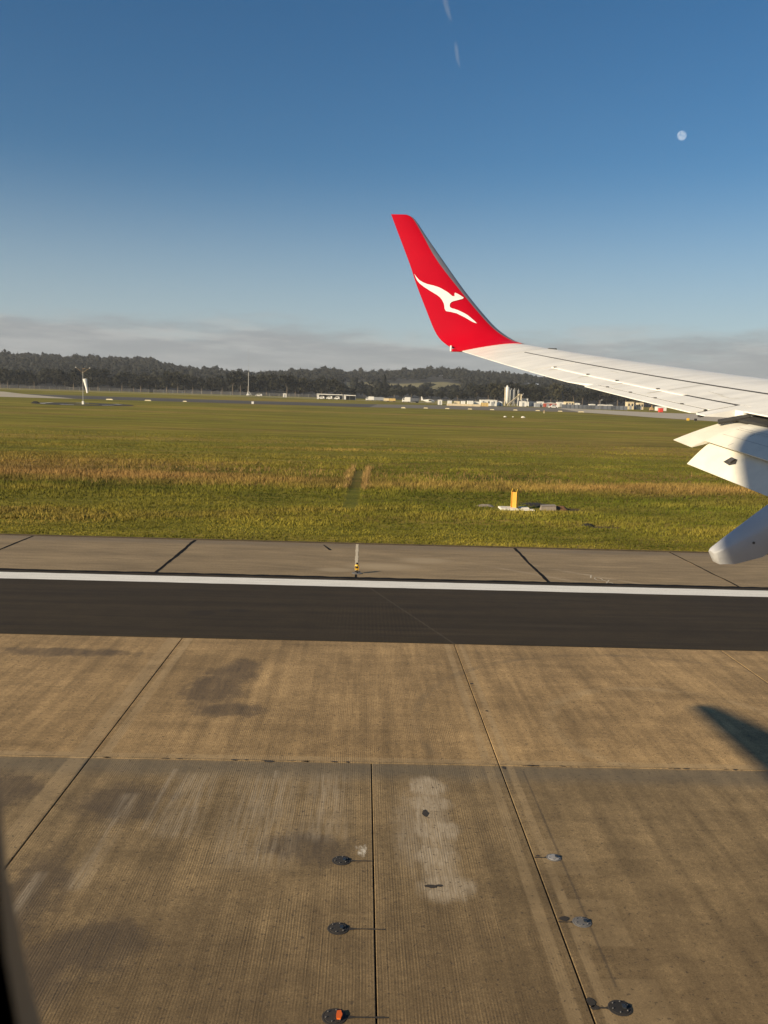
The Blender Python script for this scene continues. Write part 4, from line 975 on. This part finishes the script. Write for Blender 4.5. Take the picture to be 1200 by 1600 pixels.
# batching plant
def silo(X, Y, rr, h_, mt, label):
    t = thing('silo', label, 'silo', (X, Y, zland(Y)), 'silos of the batching plant')
    MB().lathe([(rr*.35, 1.0), (rr, 2.4), (rr, h_-.5), (rr*.92, h_-.2), (rr*.3, h_)], 16).build('barrel', mt, t, smooth=True)
    for a in (.8, 2.4, 3.9, 5.5): MB().cyl((rr*.85*cos(a), rr*.85*sin(a), -.2), (rr*.85*cos(a), rr*.85*sin(a), 2.6), .1, n=5).build('leg', 'steel_grey', t)
    MB().cyl((0, 0, h_), (0, 0, h_+.7), rr*.35, n=8).build('filter_cap', mt, t)
    for k in range(3): MB().lathe([(rr+.04, 0), (rr+.04, .08)], 16, c=(0, 0, 3+k*(h_-4)/2)).build('band', mt, t)
silo(76.6, 480, 1.3, 10, 'white_cladding', 'tallest white cylindrical silo of the batching plant')
silo(79.5, 484, 1.0, 8.6, 'silo_grey', 'grey silo immediately right of the white silo')
silo(82.2, 490, .7, 8.9, 'silo_grey', 'slim grey silo between the two other grey silos')
silo(84.1, 488, .6, 8.5, 'silo_grey', 'slimmest grey silo on the right of the silo group')
pp = thing('vent_pipe', 'thin upright pale pipe just left of the white silo', 'pipe', (75.3, 479, zland(479)))
MB().cyl((0, 0, 0), (0, 0, 9.6), .2, n=8).build('tube', 'cream_cladding', pp); MB().cyl((0, 0, 9.5), (0, 0, 9.9), .3, n=8).build('cap', 'grey_cladding', pp); MB().box(.1, .9, -.05, .05, 8.6, 8.75).build('bracket', 'steel_grey', pp)
cv = thing('conveyor', 'inclined grey conveyor rising to the hopper tower beside the silos', 'conveyor', (75.5, 470, zland(470)))
a_, b2 = Vector((0, 0, .4)), Vector((7.0, 4, 6.1))
mb = MB()
for o_ in (-.35, .35): mb.cyl(a_+Vector((0, 0, o_)), b2+Vector((0, 0, o_)), .24, n=6)
mb.build('side_rail', 'cream_cladding', cv)
for k in range(10): MB().cyl(a_.lerp(b2, k/10)+Vector((0, 0, -.35)), a_.lerp(b2, (k+.5)/10)+Vector((0, 0, .35)), .08, n=4).build('lattice_bar', 'steel_grey', cv)
for k in (.4, .75): p = a_.lerp(b2, k); MB().cyl((p.x, p.y, 0), (p.x, p.y, p.z), .12, n=5).build('trestle_leg', 'steel_grey', cv)
tw = thing('hopper_tower', 'white hopper tower at the upper end of the conveyor', 'tower', (82.6, 474, zland(474)))
MB().prismy([(-.9, 6.4), (.9, 6.4), (.9, 4.4), (.35, 3.2), (-.35, 3.2), (-.9, 4.4)], 0, 1.8).build('hopper', 'cream_cladding', tw)
for X in (-.8, .8):
    for Y in (.1, 1.7): MB().cyl((X, Y, 0), (X, Y, 4.6), .12, n=5).build('leg', 'white_cladding', tw)
for zz_ in (1.2, 2.6): MB().box(-1.0, 1.0, -.1, -.02, zz_, zz_+.14).build('platform', 'steel_grey', tw)
MB().cyl((1.0, 0, 5.5), (1.8, 0, 6.8), .15, n=6).build('chute', 'steel_grey', tw)
shed('control_cabin', 'white cabin raised on dark posts right of the hopper tower', 'cabin', 85.7, 476, 3.1, 2.5, 3.4, pitch=.15, windows=2, z0=zland(476)+.6)
shed('site_shed', 'white shed in front of the hopper tower base', 'shed', 82.9, 465, 3.3, 2.5, 2.6, windows=1)
WSH = [(90.6, 480, 3.6, 2.3, 'white_cladding', 'white roofed shed immediately right of the batching plant'), (95.5, 482, 3.2, 2.5, 'white_cladding', 'white roofed shed behind the left half of the red shed'),
       (108.0, 490, 3.6, 2.5, 'white_cladding', 'white roofed shed right of the red walled shed'), (89.5, 460, 2.4, 1.9, 'grey_cladding', 'low grey walled shed in front of the white roofs'),
       (120.6, 470, 2.6, 2.1, 'white_cladding', 'white cabin behind the grey panel fence, first from the left'), (125.7, 470, 3.0, 2.0, 'white_cladding', 'white cabin behind the grey panel fence, in the middle'),
       (129.8, 470, 3.1, 2.0, 'white_cladding', 'white cabin behind the grey panel fence, nearest the cream buildings'), (114.8, 480, 2.8, 2.3, 'white_cladding', 'white cabin adjoining the cream block building'),
       (146.1, 480, 2.8, 2.4, 'white_cladding', 'white shed between the two cream buildings under the wing'), (154.1, 460, 4.8, 2.0, 'white_cladding', 'white shed beyond the red box under the wing')]
for X, Y, w_, h_, mt, lab in WSH: shed('site_shed', lab, 'shed', X, Y, w_, 4, h_, mt, 'white_cladding', .3, 1, 1, 'white sheds on the far side of the airfield')
shed('red_shed', 'long red brown walled shed with a white roof', 'shed', 98.4, 470, 6.1, 5, 2.0, 'red_cladding', 'white_cladding', .45, 2)
van('pickup_truck', 'white vehicle parked in front of the red walled shed', 'truck', 93.5, 440, 4.4, 1.5)
shed('block_building', 'cream flat roofed building at the left end of the grey panel fence', 'building', 110.7, 480, 4.6, 5, 3.0, 'cream_cladding', 'cream_cladding', .2, 1, 3)
shed('block_building', 'taller cream building seen just under the wing edge', 'building', 142.2, 475, 3.5, 4, 3.9, 'cream_cladding', 'cream_cladding', .2, 1, 2)
shed('block_building', 'smaller cream building right of the taller one under the wing edge', 'building', 148.6, 478, 2.9, 4, 3.6, 'cream_cladding', 'cream_cladding', .2, 1, 2)
pf = thing('panel_fence', 'long slate grey panel fence in front of the white cabins', 'fence', (98.0, 442, zland(442)))
pm = None
for k in range(16):
    if pm is None: o = MB().box(0, 2.05, 0, .06, 0, 2.0).build('panel', 'slate_panel', pf); pm = o
    else: o = pm.copy(); COL.objects.link(o); o.parent = pf
    o.location = (k*2.12, k*.25, random.uniform(-.04, .04))
pm = None
for k in range(17):
    if pm is None: o = MB().box(-.06, .06, -.08, .1, -.2, 2.1).build('post', 'steel_grey', pf); pm = o
    else: o = pm.copy(); COL.objects.link(o); o.parent = pf
    o.location = (k*2.12-.035, k*.25, 0)
lm = thing('lamp_post', 'slim pale lamp post standing before the grey panel fence', 'lamp post', (116.5, 440, zland(440)))
MB().cyl((0, 0, 0), (0, 0, 4.6), .12, .07, 6).build('post', 'steel_grey', lm); MB().cyl((0, 0, 4.55), (.7, 0, 4.7), .06, n=5).build('arm', 'steel_grey', lm); MB().box(.4, 1.0, -.15, .15, 4.62, 4.78).build('lamp_head', 'white_cladding', lm)
ex = thing('drill_rig', 'tan upright machine with a raised mast left of the red box', 'machine', (142.4, 440, zland(440)))
MB().prismy([(-.9, .3), (.9, .3), (.7, 1.3), (.2, 1.9), (-.5, 1.9), (-.8, 1.2)], 0, 1.5).build('body', 'tan_paint', ex)
MB().cyl((-.1, .5, 1.5), (.15, .5, 3.0), .2, .14, 6).build('drill_mast', 'tan_paint', ex); MB().cyl((-.5, .4, 1.2), (.7, .4, 2.4), .1, n=5).build('brace', 'steel_grey', ex)
for Y in (-.05, 1.2): MB().box(-1.0, 1.0, Y, Y+.3, 0, .45, ch=.08).build('track', 'rubber', ex)
rb = thing('red_box', 'bright red square cabinet on the pale taxiway edge below the wing', 'cabinet', (136.4, 408, zland(408)))
MB().box(-.95, .95, 0, 1.6, .15, 1.9, ch=.06).build('cabinet', 'red_box_paint', rb); MB().box(-.7, .7, -.03, -.002, .3, 1.75).build('door', 'red_box_paint', rb)
for X in (-.75, .75): MB().box(X-.1, X+.1, .2, 1.4, 0, .15).build('foot', 'steel_grey', rb)
MB().box(-1.0, 1.0, -.05, 1.65, 1.9, 2.0).build('lid', 'red_box_paint', rb)

# taxiway edge markers
def marker_board(X, Y, label, w_=1.5, mt='marker_cream'):
    t = thing('edge_marker', label, 'marker', (X, Y, zland(Y)+.05), 'edge markers along the far taxiway')
    MB().prismy([(-w_/2, 0), (w_/2, 0), (w_/2-.25, .32), (-w_/2+.25, .32)], -.2, .2).build('board', mt, t)
    MB().box(-w_/2-.05, w_/2+.05, -.3, .3, -.05, .05).build('foot', 'white_cladding', t)
ordn = ['first', 'second', 'third', 'fourth', 'fifth', 'sixth', 'seventh', 'eighth', 'ninth', 'tenth', 'eleventh', 'twelfth']
mks = [(-91.9, 326, 2.4), (-78.8, 329, 2.4), (-65.8, 331, 1.5), (14.7, 334, 1.6), (23.5, 340, 1.7), (32, 343, 1.7), (41.1, 346.5, 1.7), (49.9, 347.5, 1.7), (60.1, 354, 1.7), (69.2, 355, 1.8), (78.3, 355.5, 1.8), (86.7, 355.5, 2.4)]
for k, (X, Y, w_) in enumerate(mks):
    marker_board(X, Y, ('low white and yellow marker on the far taxiway edge, %s from the left' % ordn[k]), w_)
mb_ = thing('junction_box', 'single white box on the grass before the dark far taxiway', 'box', (-40.6, 328, zland(328)))
MB().box(-.4, .4, 0, .7, 0, .85, ch=.04).build('housing', 'white_cladding', mb_); MB().box(-.46, .46, -.06, .76, .85, .93).build('lid', 'white_cladding', mb_)
po = thing('marker_stake', 'small upright pale stake on the grass in front of the red shed', 'stake', (64.3, 318, zland(318)))
MB().cyl((0, 0, 0), (0, 0, 1.0), .14, .1, 6).build('stake', 'cream_cladding', po); MB().cyl((0, 0, .7), (0, 0, .85), .16, n=6).build('band', 'amber_paint', po)
for X, Y, w_, lab in ((40.1, 253, .9, 'left pale stone on the grass below the batching plant'), (42.7, 255, .6, 'smallest pale stone on the grass below the batching plant'), (45.0, 251.6, 1.3, 'largest white stone on the grass below the batching plant')):
    q = random.Random(X); rs = [[(w_*.5*rr*cos(2*pi*i/9)*q.uniform(.85, 1.1), w_*.35*rr*sin(2*pi*i/9)*q.uniform(.85, 1.1), zz_*w_*.35) for i in range(9)] for rr, zz_ in ((1, -.1), (.95, .4), (.6, .85), (.2, 1))]
    tag(MB().rings(rs).build('stone', 'pad_concrete', loc=(X, Y, zland(Y)), smooth=True), lab, 'stone', 'pale stones on the far grass')
for X, Y, mt, lab in ((98.9, 270.5, 'yellow_paint', 'yellow taxiway sign box at the grass edge below the flap'), (100.3, 268, 'black_paint', 'black taxiway sign box right of the yellow sign')):
    t = thing('taxiway_sign', lab, 'sign', (X, Y, zland(Y)))
    MB().box(-.4, .4, 0, .25, .15, .85, ch=.03).build('sign_box', mt, t)
    for s_ in (-.3, .3): MB().box(s_-.04, s_+.04, .08, .16, 0, .15).build('leg', 'steel_grey', t)

# ------------------------------------------------------------------ trees
def cards(n, size, ctr, rad, rg):
    """random leaf-clump triangles filling lumpy ellipsoids"""
    dv = rg.normal(size=(n, 3)); dv /= np.linalg.norm(dv, axis=1)[:, None]; rr = rg.uniform(.25, 1, (n, 1))**.45
    k = rg.integers(0, len(ctr), n); c_ = np.asarray(ctr)[k]+dv*rr*np.asarray(rad)[k]
    a = rg.normal(size=(n, 3)); a /= np.linalg.norm(a, axis=1)[:, None]; b_ = np.cross(a, rg.normal(size=(n, 3))); b_ /= np.linalg.norm(b_, axis=1)[:, None]
    s_ = size*rg.uniform(.6, 1.5, (n, 1))
    V = np.stack([c_+a*s_, c_-a*s_*.5+b_*s_*.8, c_-a*s_*.5-b_*s_*.8], 1).reshape(-1, 3)
    return V, np.arange(n*3).reshape(-1, 3)
protos = []
for k in range(6):
    rg = np.random.default_rng(40+k); H_ = 10.0; sp = [4.2, 5.0, 3.4, 4.6, 5.5, 2.6][k]
    nl = rg.integers(6, 10); ctr = [(rg.uniform(-1, 1)*sp*.62, rg.uniform(-1, 1)*sp*.5, rg.uniform(.38, .86)*H_) for _ in range(nl)]
    rad = [np.array([rg.uniform(.30, .5)*sp, rg.uniform(.3, .5)*sp, rg.uniform(.1, .19)*H_]) for _ in range(nl)]
    V, F = cards(520, .62, ctr, rad, rg)
    cm = npmesh('crown', V, F, 'leaf_dark' if k != 3 else 'leaf_olive').data
    tm = MB().cyl((0, 0, -.3), (.1, 0, H_*.45), .28, .18, 7).cyl((.1, 0, H_*.45), (ctr[0][0]*.6, ctr[0][1]*.6, H_*.72), .16, .06, 5).cyl((.08, 0, H_*.36), (ctr[1][0]*.7, ctr[1][1]*.7, H_*.62), .13, .05, 5).cyl((.08, 0, H_*.3), (ctr[2][0]*.7, ctr[2][1]*.7, H_*.6), .12, .05, 5).build('trunk', 'bark').data
    protos.append((cm, tm))
for o in [o for o in COL.objects if o.name.startswith(('crown', 'trunk')) and o.parent is None]: bpy.data.objects.remove(o)
TREES = []
KN = ['dark bushy gum tree', 'flat topped dark gum tree', 'compact dark gum tree', 'olive gum tree', 'wide low gum tree', 'narrow upright tree']
def tree(X, Y, h_, k, where, z=None):
    t = thing('gum_tree', None, 'tree', (X, Y, zland(Y) if z is None else z), 'trees beyond the boundary fence')
    TREES.append((X/Y, t, KN[k], where)); sc = h_/10; t.scale = (sc*random.uniform(.9, 1.25), sc, sc); t.rotation_euler = (0, 0, random.uniform(0, 6.28))
    for nm, me_ in (('crown', protos[k][0]), ('trunk', protos[k][1])):
        o = bpy.data.objects.new(nm, me_); COL.objects.link(o); o.parent = t
def where(s):
    for lim, w_ in ((-.40, 'at the tree line\'s far left end'), (-.33, 'behind the fence left of the windsock'), (-.27, 'behind the windsock'), (-.2, 'between windsock and mast'), (-.13, 'behind the slender mast'), (-.08, 'behind the small white hut'), (-.01, 'behind the long open shed'), (.05, 'behind the parked trailers'), (.11, 'behind the container yard'), (.15, 'behind the white workshop'), (.2, 'behind the batching plant'), (.26, 'behind the panel fence'), (9, 'behind the buildings under the wing')):
        if s < lim: return w_
s = -.47
while s < .44:
    for row in range(2):
        if row == 1 and random.random() < .35: continue
        Y = random.uniform(610, 650)+row*random.uniform(25, 60)
        low = -.03 < s < .115
        h_ = random.uniform(6.0, 9.0) if low else random.uniform(10.5, 16.5)
        if .005 < s < .03 and row == 0: h_ *= .75
        tree(s*Y, Y, h_, random.choice([0, 0, 1, 2, 2, 3, 4, 5]) if not low else random.choice([0, 1, 2, 4]), where(s), zland(Y) if Y < 690 else float(zhill(s*Y, Y)))
    s += random.uniform(.007, .0135)
for X, Y, h_, k in ((93, 560, 15, 0), (101, 566, 12, 2), (109, 572, 11.5, 1), (106, 548, 8, 4), (84, 575, 13, 3)): tree(X, Y, h_, k, 'in the clump right behind the silos')
byk = {}
for q in sorted(TREES, key=lambda q: q[0]): byk.setdefault(q[2]+' '+q[3], []).append(q[1])
ORD = ['first', 'second', 'third', 'fourth', 'fifth', 'sixth', 'seventh', 'eighth', 'ninth', 'tenth', 'eleventh', 'twelfth', 'thirteenth', 'fourteenth']
for k, l in byk.items():
    for i, t in enumerate(l): t['label'] = k if len(l) == 1 else k+', '+(ORD[i]+' such from left')
# forest on the hill: one mass
FV, FF, off = [], [], 0
rg = np.random.default_rng(5)
ico_v = []; 
bm = bmesh.new(); bmesh.ops.create_icosphere(bm, subdivisions=1, radius=1); bm.verts.index_update()
IV = np.array([v.co[:] for v in bm.verts]); IF = np.array([[v.index for v in q.verts] for q in bm.faces]); bm.free()
NT = 7600
Ys = 690+(1560-690)*rg.uniform(0, 1, NT)**.85; Ss = rg.uniform(-.56, .56, NT); Xs = Ss*Ys
in_pad = (Ss > -.026) & (Ss < .112) & (Ys > 800) & (Ys < 1140)
in_pad |= (Ss > .16) & (Ss < .2) & (Ys > 980) & (Ys < 1125)
keep = ~in_pad | (rg.uniform(0, 1, NT) < .02)
Ys, Ss, Xs = Ys[keep], Ss[keep], Xs[keep]
Zs = zhill(Xs, Ys)
back = np.linspace(-.56, .56, 420); Yb = 1500+rg.uniform(-30, 40, 420)
Xs = np.concatenate([Xs, back*Yb]); Ys = np.concatenate([Ys, Yb]); Zs = np.concatenate([Zs, zhill(back*Yb, Yb)])
for i in range(len(Xs)):
    hh = rg.uniform(6.5, 14)*(1.3 if rg.uniform() < .07 else 1); nl = 2
    ctr = []; rad = []
    for k in range(nl):
        c_ = np.array([Xs[i]+rg.uniform(-3.2, 3.2), Ys[i]+rg.uniform(-3, 3), Zs[i]+hh*rg.uniform(.5, .8)]); q = np.array([rg.uniform(2.0, 5.2), rg.uniform(2.2, 4.8), hh*rg.uniform(.18, .33)])
        ctr.append(c_); rad.append(q)
        V = IV*(1+rg.uniform(-.28, .28, (len(IV), 1)))*q*.85+c_
        FV.append(V); FF.append(IF+off); off += len(V)
    V, F = cards(26, 1.1, ctr, [q*1.15 for q in rad], rg); FV.append(V); FF.append(F+off); off += len(V)
tag(npmesh('forest', np.concatenate(FV), np.concatenate(FF), 'leaf_forest'), 'dark dense gum forest covering the hills behind the airfield', 'forest', kind='stuff')

# ------------------------------------------------------------------ grass tufts on the near field
def tufts(name, X, Y, Hh, lean, colr, nb, wid):
    n = len(X); N_ = n*nb
    x_ = np.repeat(X, nb)+rg.normal(0, .05, N_); y_ = np.repeat(Y, nb)+rg.normal(0, .05, N_); h_ = np.repeat(Hh, nb)*rg.uniform(.6, 1.15, N_)
    z_ = .05+.015*np.maximum(y_-40, 0); a = rg.uniform(0, 2*pi, N_); ln = rg.normal(0, lean, (N_, 2))*h_[:, None]; w_ = wid*rg.uniform(.7, 1.4, N_)
    V = np.zeros((N_, 3, 3)); V[:, 0] = np.stack([x_-np.cos(a)*w_, y_-np.sin(a)*w_, z_-.02], 1); V[:, 1] = np.stack([x_+np.cos(a)*w_, y_+np.sin(a)*w_, z_-.02], 1)
    V[:, 2] = np.stack([x_+ln[:, 0], y_+ln[:, 1], z_+h_], 1)
    C = np.ones((N_, 3, 4)); cc = np.repeat(colr, nb, 0)*rg.uniform(.75, 1.25, (N_, 1)); C[:, :, :3] = cc[:, None, :]
    o = npmesh(name, V.reshape(-1, 3), np.arange(N_*3).reshape(-1, 3), 'grass_blade', col=C.reshape(-1, 4))
    return o
def lump(X, Y, sc, seed):                    # cheap smooth value field
    q = np.random.default_rng(seed); v = np.zeros_like(X)
    for k in range(7):
        a, b_, p = q.normal(0, 1/sc, 2).tolist()+[q.uniform(0, 6.28)]; v += np.sin(a*X*.5+b_*Y*1.3+p)
    return v/2.6
def scatter(n, y0, y1):
    Y = np.sqrt(rg.uniform(y0**.8, y1**.8, n)**2.5) if False else y0+(y1-y0)*rg.uniform(0, 1, n)**1.15
    X = rg.uniform(-.50, .54, n)*(Y+6); return X, Y
X, Y = scatter(110000, 39.45, 130); kp = rg.uniform(0, 1, len(X)) < np.clip((130-Y)/45, 0, 1); X, Y = X[kp], Y[kp]; L1 = lump(X, Y, 6, 1); L2 = lump(X, Y, 2.0, 2)
band = np.clip(1-np.abs((Y-68-3*lump(X, Y, 16, 7))/12), 0, 1)**.7
green = np.array([.100, .110, .011]); olive = np.array([.190, .160, .022]); tan = np.array([.27, .165, .052])
L3 = lump(X, Y*.7, .9, 3)+.7*lump(X, Y*.7, .5, 4); m1 = np.clip(.45+.4*L1+.25*L2+.22*L3, 0, 1)[:, None]; colr = green*(1-m1)+olive*m1
dr_ = np.clip(.75*band*(.5+.5*lump(X, Y, 7, 12))+.25*L2-.1+(np.abs(L1) > .9)*.15, 0, 1)[:, None]; colr = (colr*(1-dr_)+tan*dr_)*np.clip(1+.14*L3+.13*L2, .5, 1.5)[:, None]
hgt = .12+.06*np.clip(L2, -1, 1)+.025*np.clip(L3, -1, 1)+.16*band+.05*(rg.uniform(0, 1, len(X)) < .1)
hgt = np.where(Y < 43.5, .09, hgt)
keep = ~((np.abs(X+.5-.02*(Y-60)) < .45) & (Y > 50) & (Y < 74)) & ~((np.abs(X-9.2) < 1.5) & (np.abs(Y-52.4) < .9)) & ~((np.abs(X-11.6) < 1.4) & (np.abs(Y-52.6) < .8)) & ~((np.abs(X-12.8) < .8) & (np.abs(Y-45.9) < .35))
o = tufts('grass', X[keep], Y[keep], hgt[keep], .45, colr[keep], 5, .02)
tag(o, 'short mown green grass with drier tufts beyond the runway shoulder', 'grass', kind='stuff')
# tall dry stalks in the unmown strip
X, Y = scatter(24000, 60, 84); bd = np.clip(1-np.abs((Y-71-3*lump(X, Y, 16, 7))/8.5), 0, 1)
pr = .75*bd*np.clip(.35+.75*lump(X, Y, 5, 9)+.3*lump(X, Y, 1.5, 19), .0, 1)*np.clip(1.15-np.abs(X+5)/26, .16, 1); keep = (rg.uniform(0, 1, len(X)) < pr) & ~((np.abs(X+.5-.02*(Y-60)) < .35) & (Y < 75))
X, Y = X[keep], Y[keep]
# two dense rows flanking the worn track
yt = rg.uniform(60, 78, 500); xt = -.5+.02*(yt-60)+np.where(rg.uniform(0, 1, 500) < .35, -.65, .7)+rg.normal(0, .12, 500)
X = np.concatenate([X, xt]); Y = np.concatenate([Y, yt])
c_ = np.array([.33, .21, .075])*rg.uniform(.7, 1.2, (len(X), 1))
o = tufts('dry_stalks', X, Y, .26+.30*rg.uniform(0, 1, len(X))**2, .2, c_, 3, .016)
tag(o, 'tall tan dry grass stalks in the unmown strip across the field', 'grass', kind='stuff')

# ------------------------------------------------------------------ moon and vapour trails
dm = Vector((.307, .912, .271)).normalized(); DM = 20000
bm = bmesh.new(); bmesh.ops.create_uvsphere(bm, u_segments=48, v_segments=32, radius=DM*math.tan(R(.265)))
me = bpy.data.meshes.new('moon'); bm.to_mesh(me); bm.free(); me.materials.append(MATS['moon_surface']); me.polygons.foreach_set('use_smooth', [True]*len(me.polygons))
mo = bpy.data.objects.new('moon', me); COL.objects.link(mo); mo.location = dm*DM; tag(mo, 'pale gibbous moon in the blue daytime sky', 'moon')
for d0, d1, rr, lab in (((.081, .93, .359), (.088, .938, .334), 32, 'short faint white vapour trail, lower of two high in the sky'), ((.066, .916, .398), (.077, .925, .372), 42, 'faint vapour trail reaching the top edge of the sky')):
    a, b_ = Vector(d0)*14000, Vector(d1)*14000; rs = []
    ax = (b_-a).normalized(); q1 = ax.orthogonal().normalized(); q2 = ax.cross(q1)
    for k in range(13):
        t = k/12; p = a.lerp(b_, t)+q1*25*sin(t*2.5); w_ = rr*(.35+.65*sin(pi*min(1, .15+t*.85)))*(1+.15*sin(k*2.1))
        rs.append([p+(q1*cos(2*pi*i/14)+q2*sin(2*pi*i/14))*w_ for i in range(14)])
    tag(MB().rings(rs).build('vapour_trail', 'ice_vapour', smooth=True), lab, 'vapour trail', 'vapour trails')

# ------------------------------------------------------------------ haze
hz = bpy.data.materials.new('haze_air'); hz.use_nodes = True; hn = hz.node_tree; hn.nodes.clear()
pvn = hn.nodes.new('ShaderNodeVolumePrincipled'); pvn.inputs['Color'].default_value = (.80, .84, .88, 1); pvn.inputs['Density'].default_value = .00013; pvn.inputs['Anisotropy'].default_value = .0
hn.links.new(pvn.outputs[0], hn.nodes.new('ShaderNodeOutputMaterial').inputs['Volume'])
MATS['haze_air'] = hz
ho = MB().box(-5300, 5300, -1600, 5300, -1.6, 105).build('haze', 'haze_air'); ho['kind'] = 'stuff'
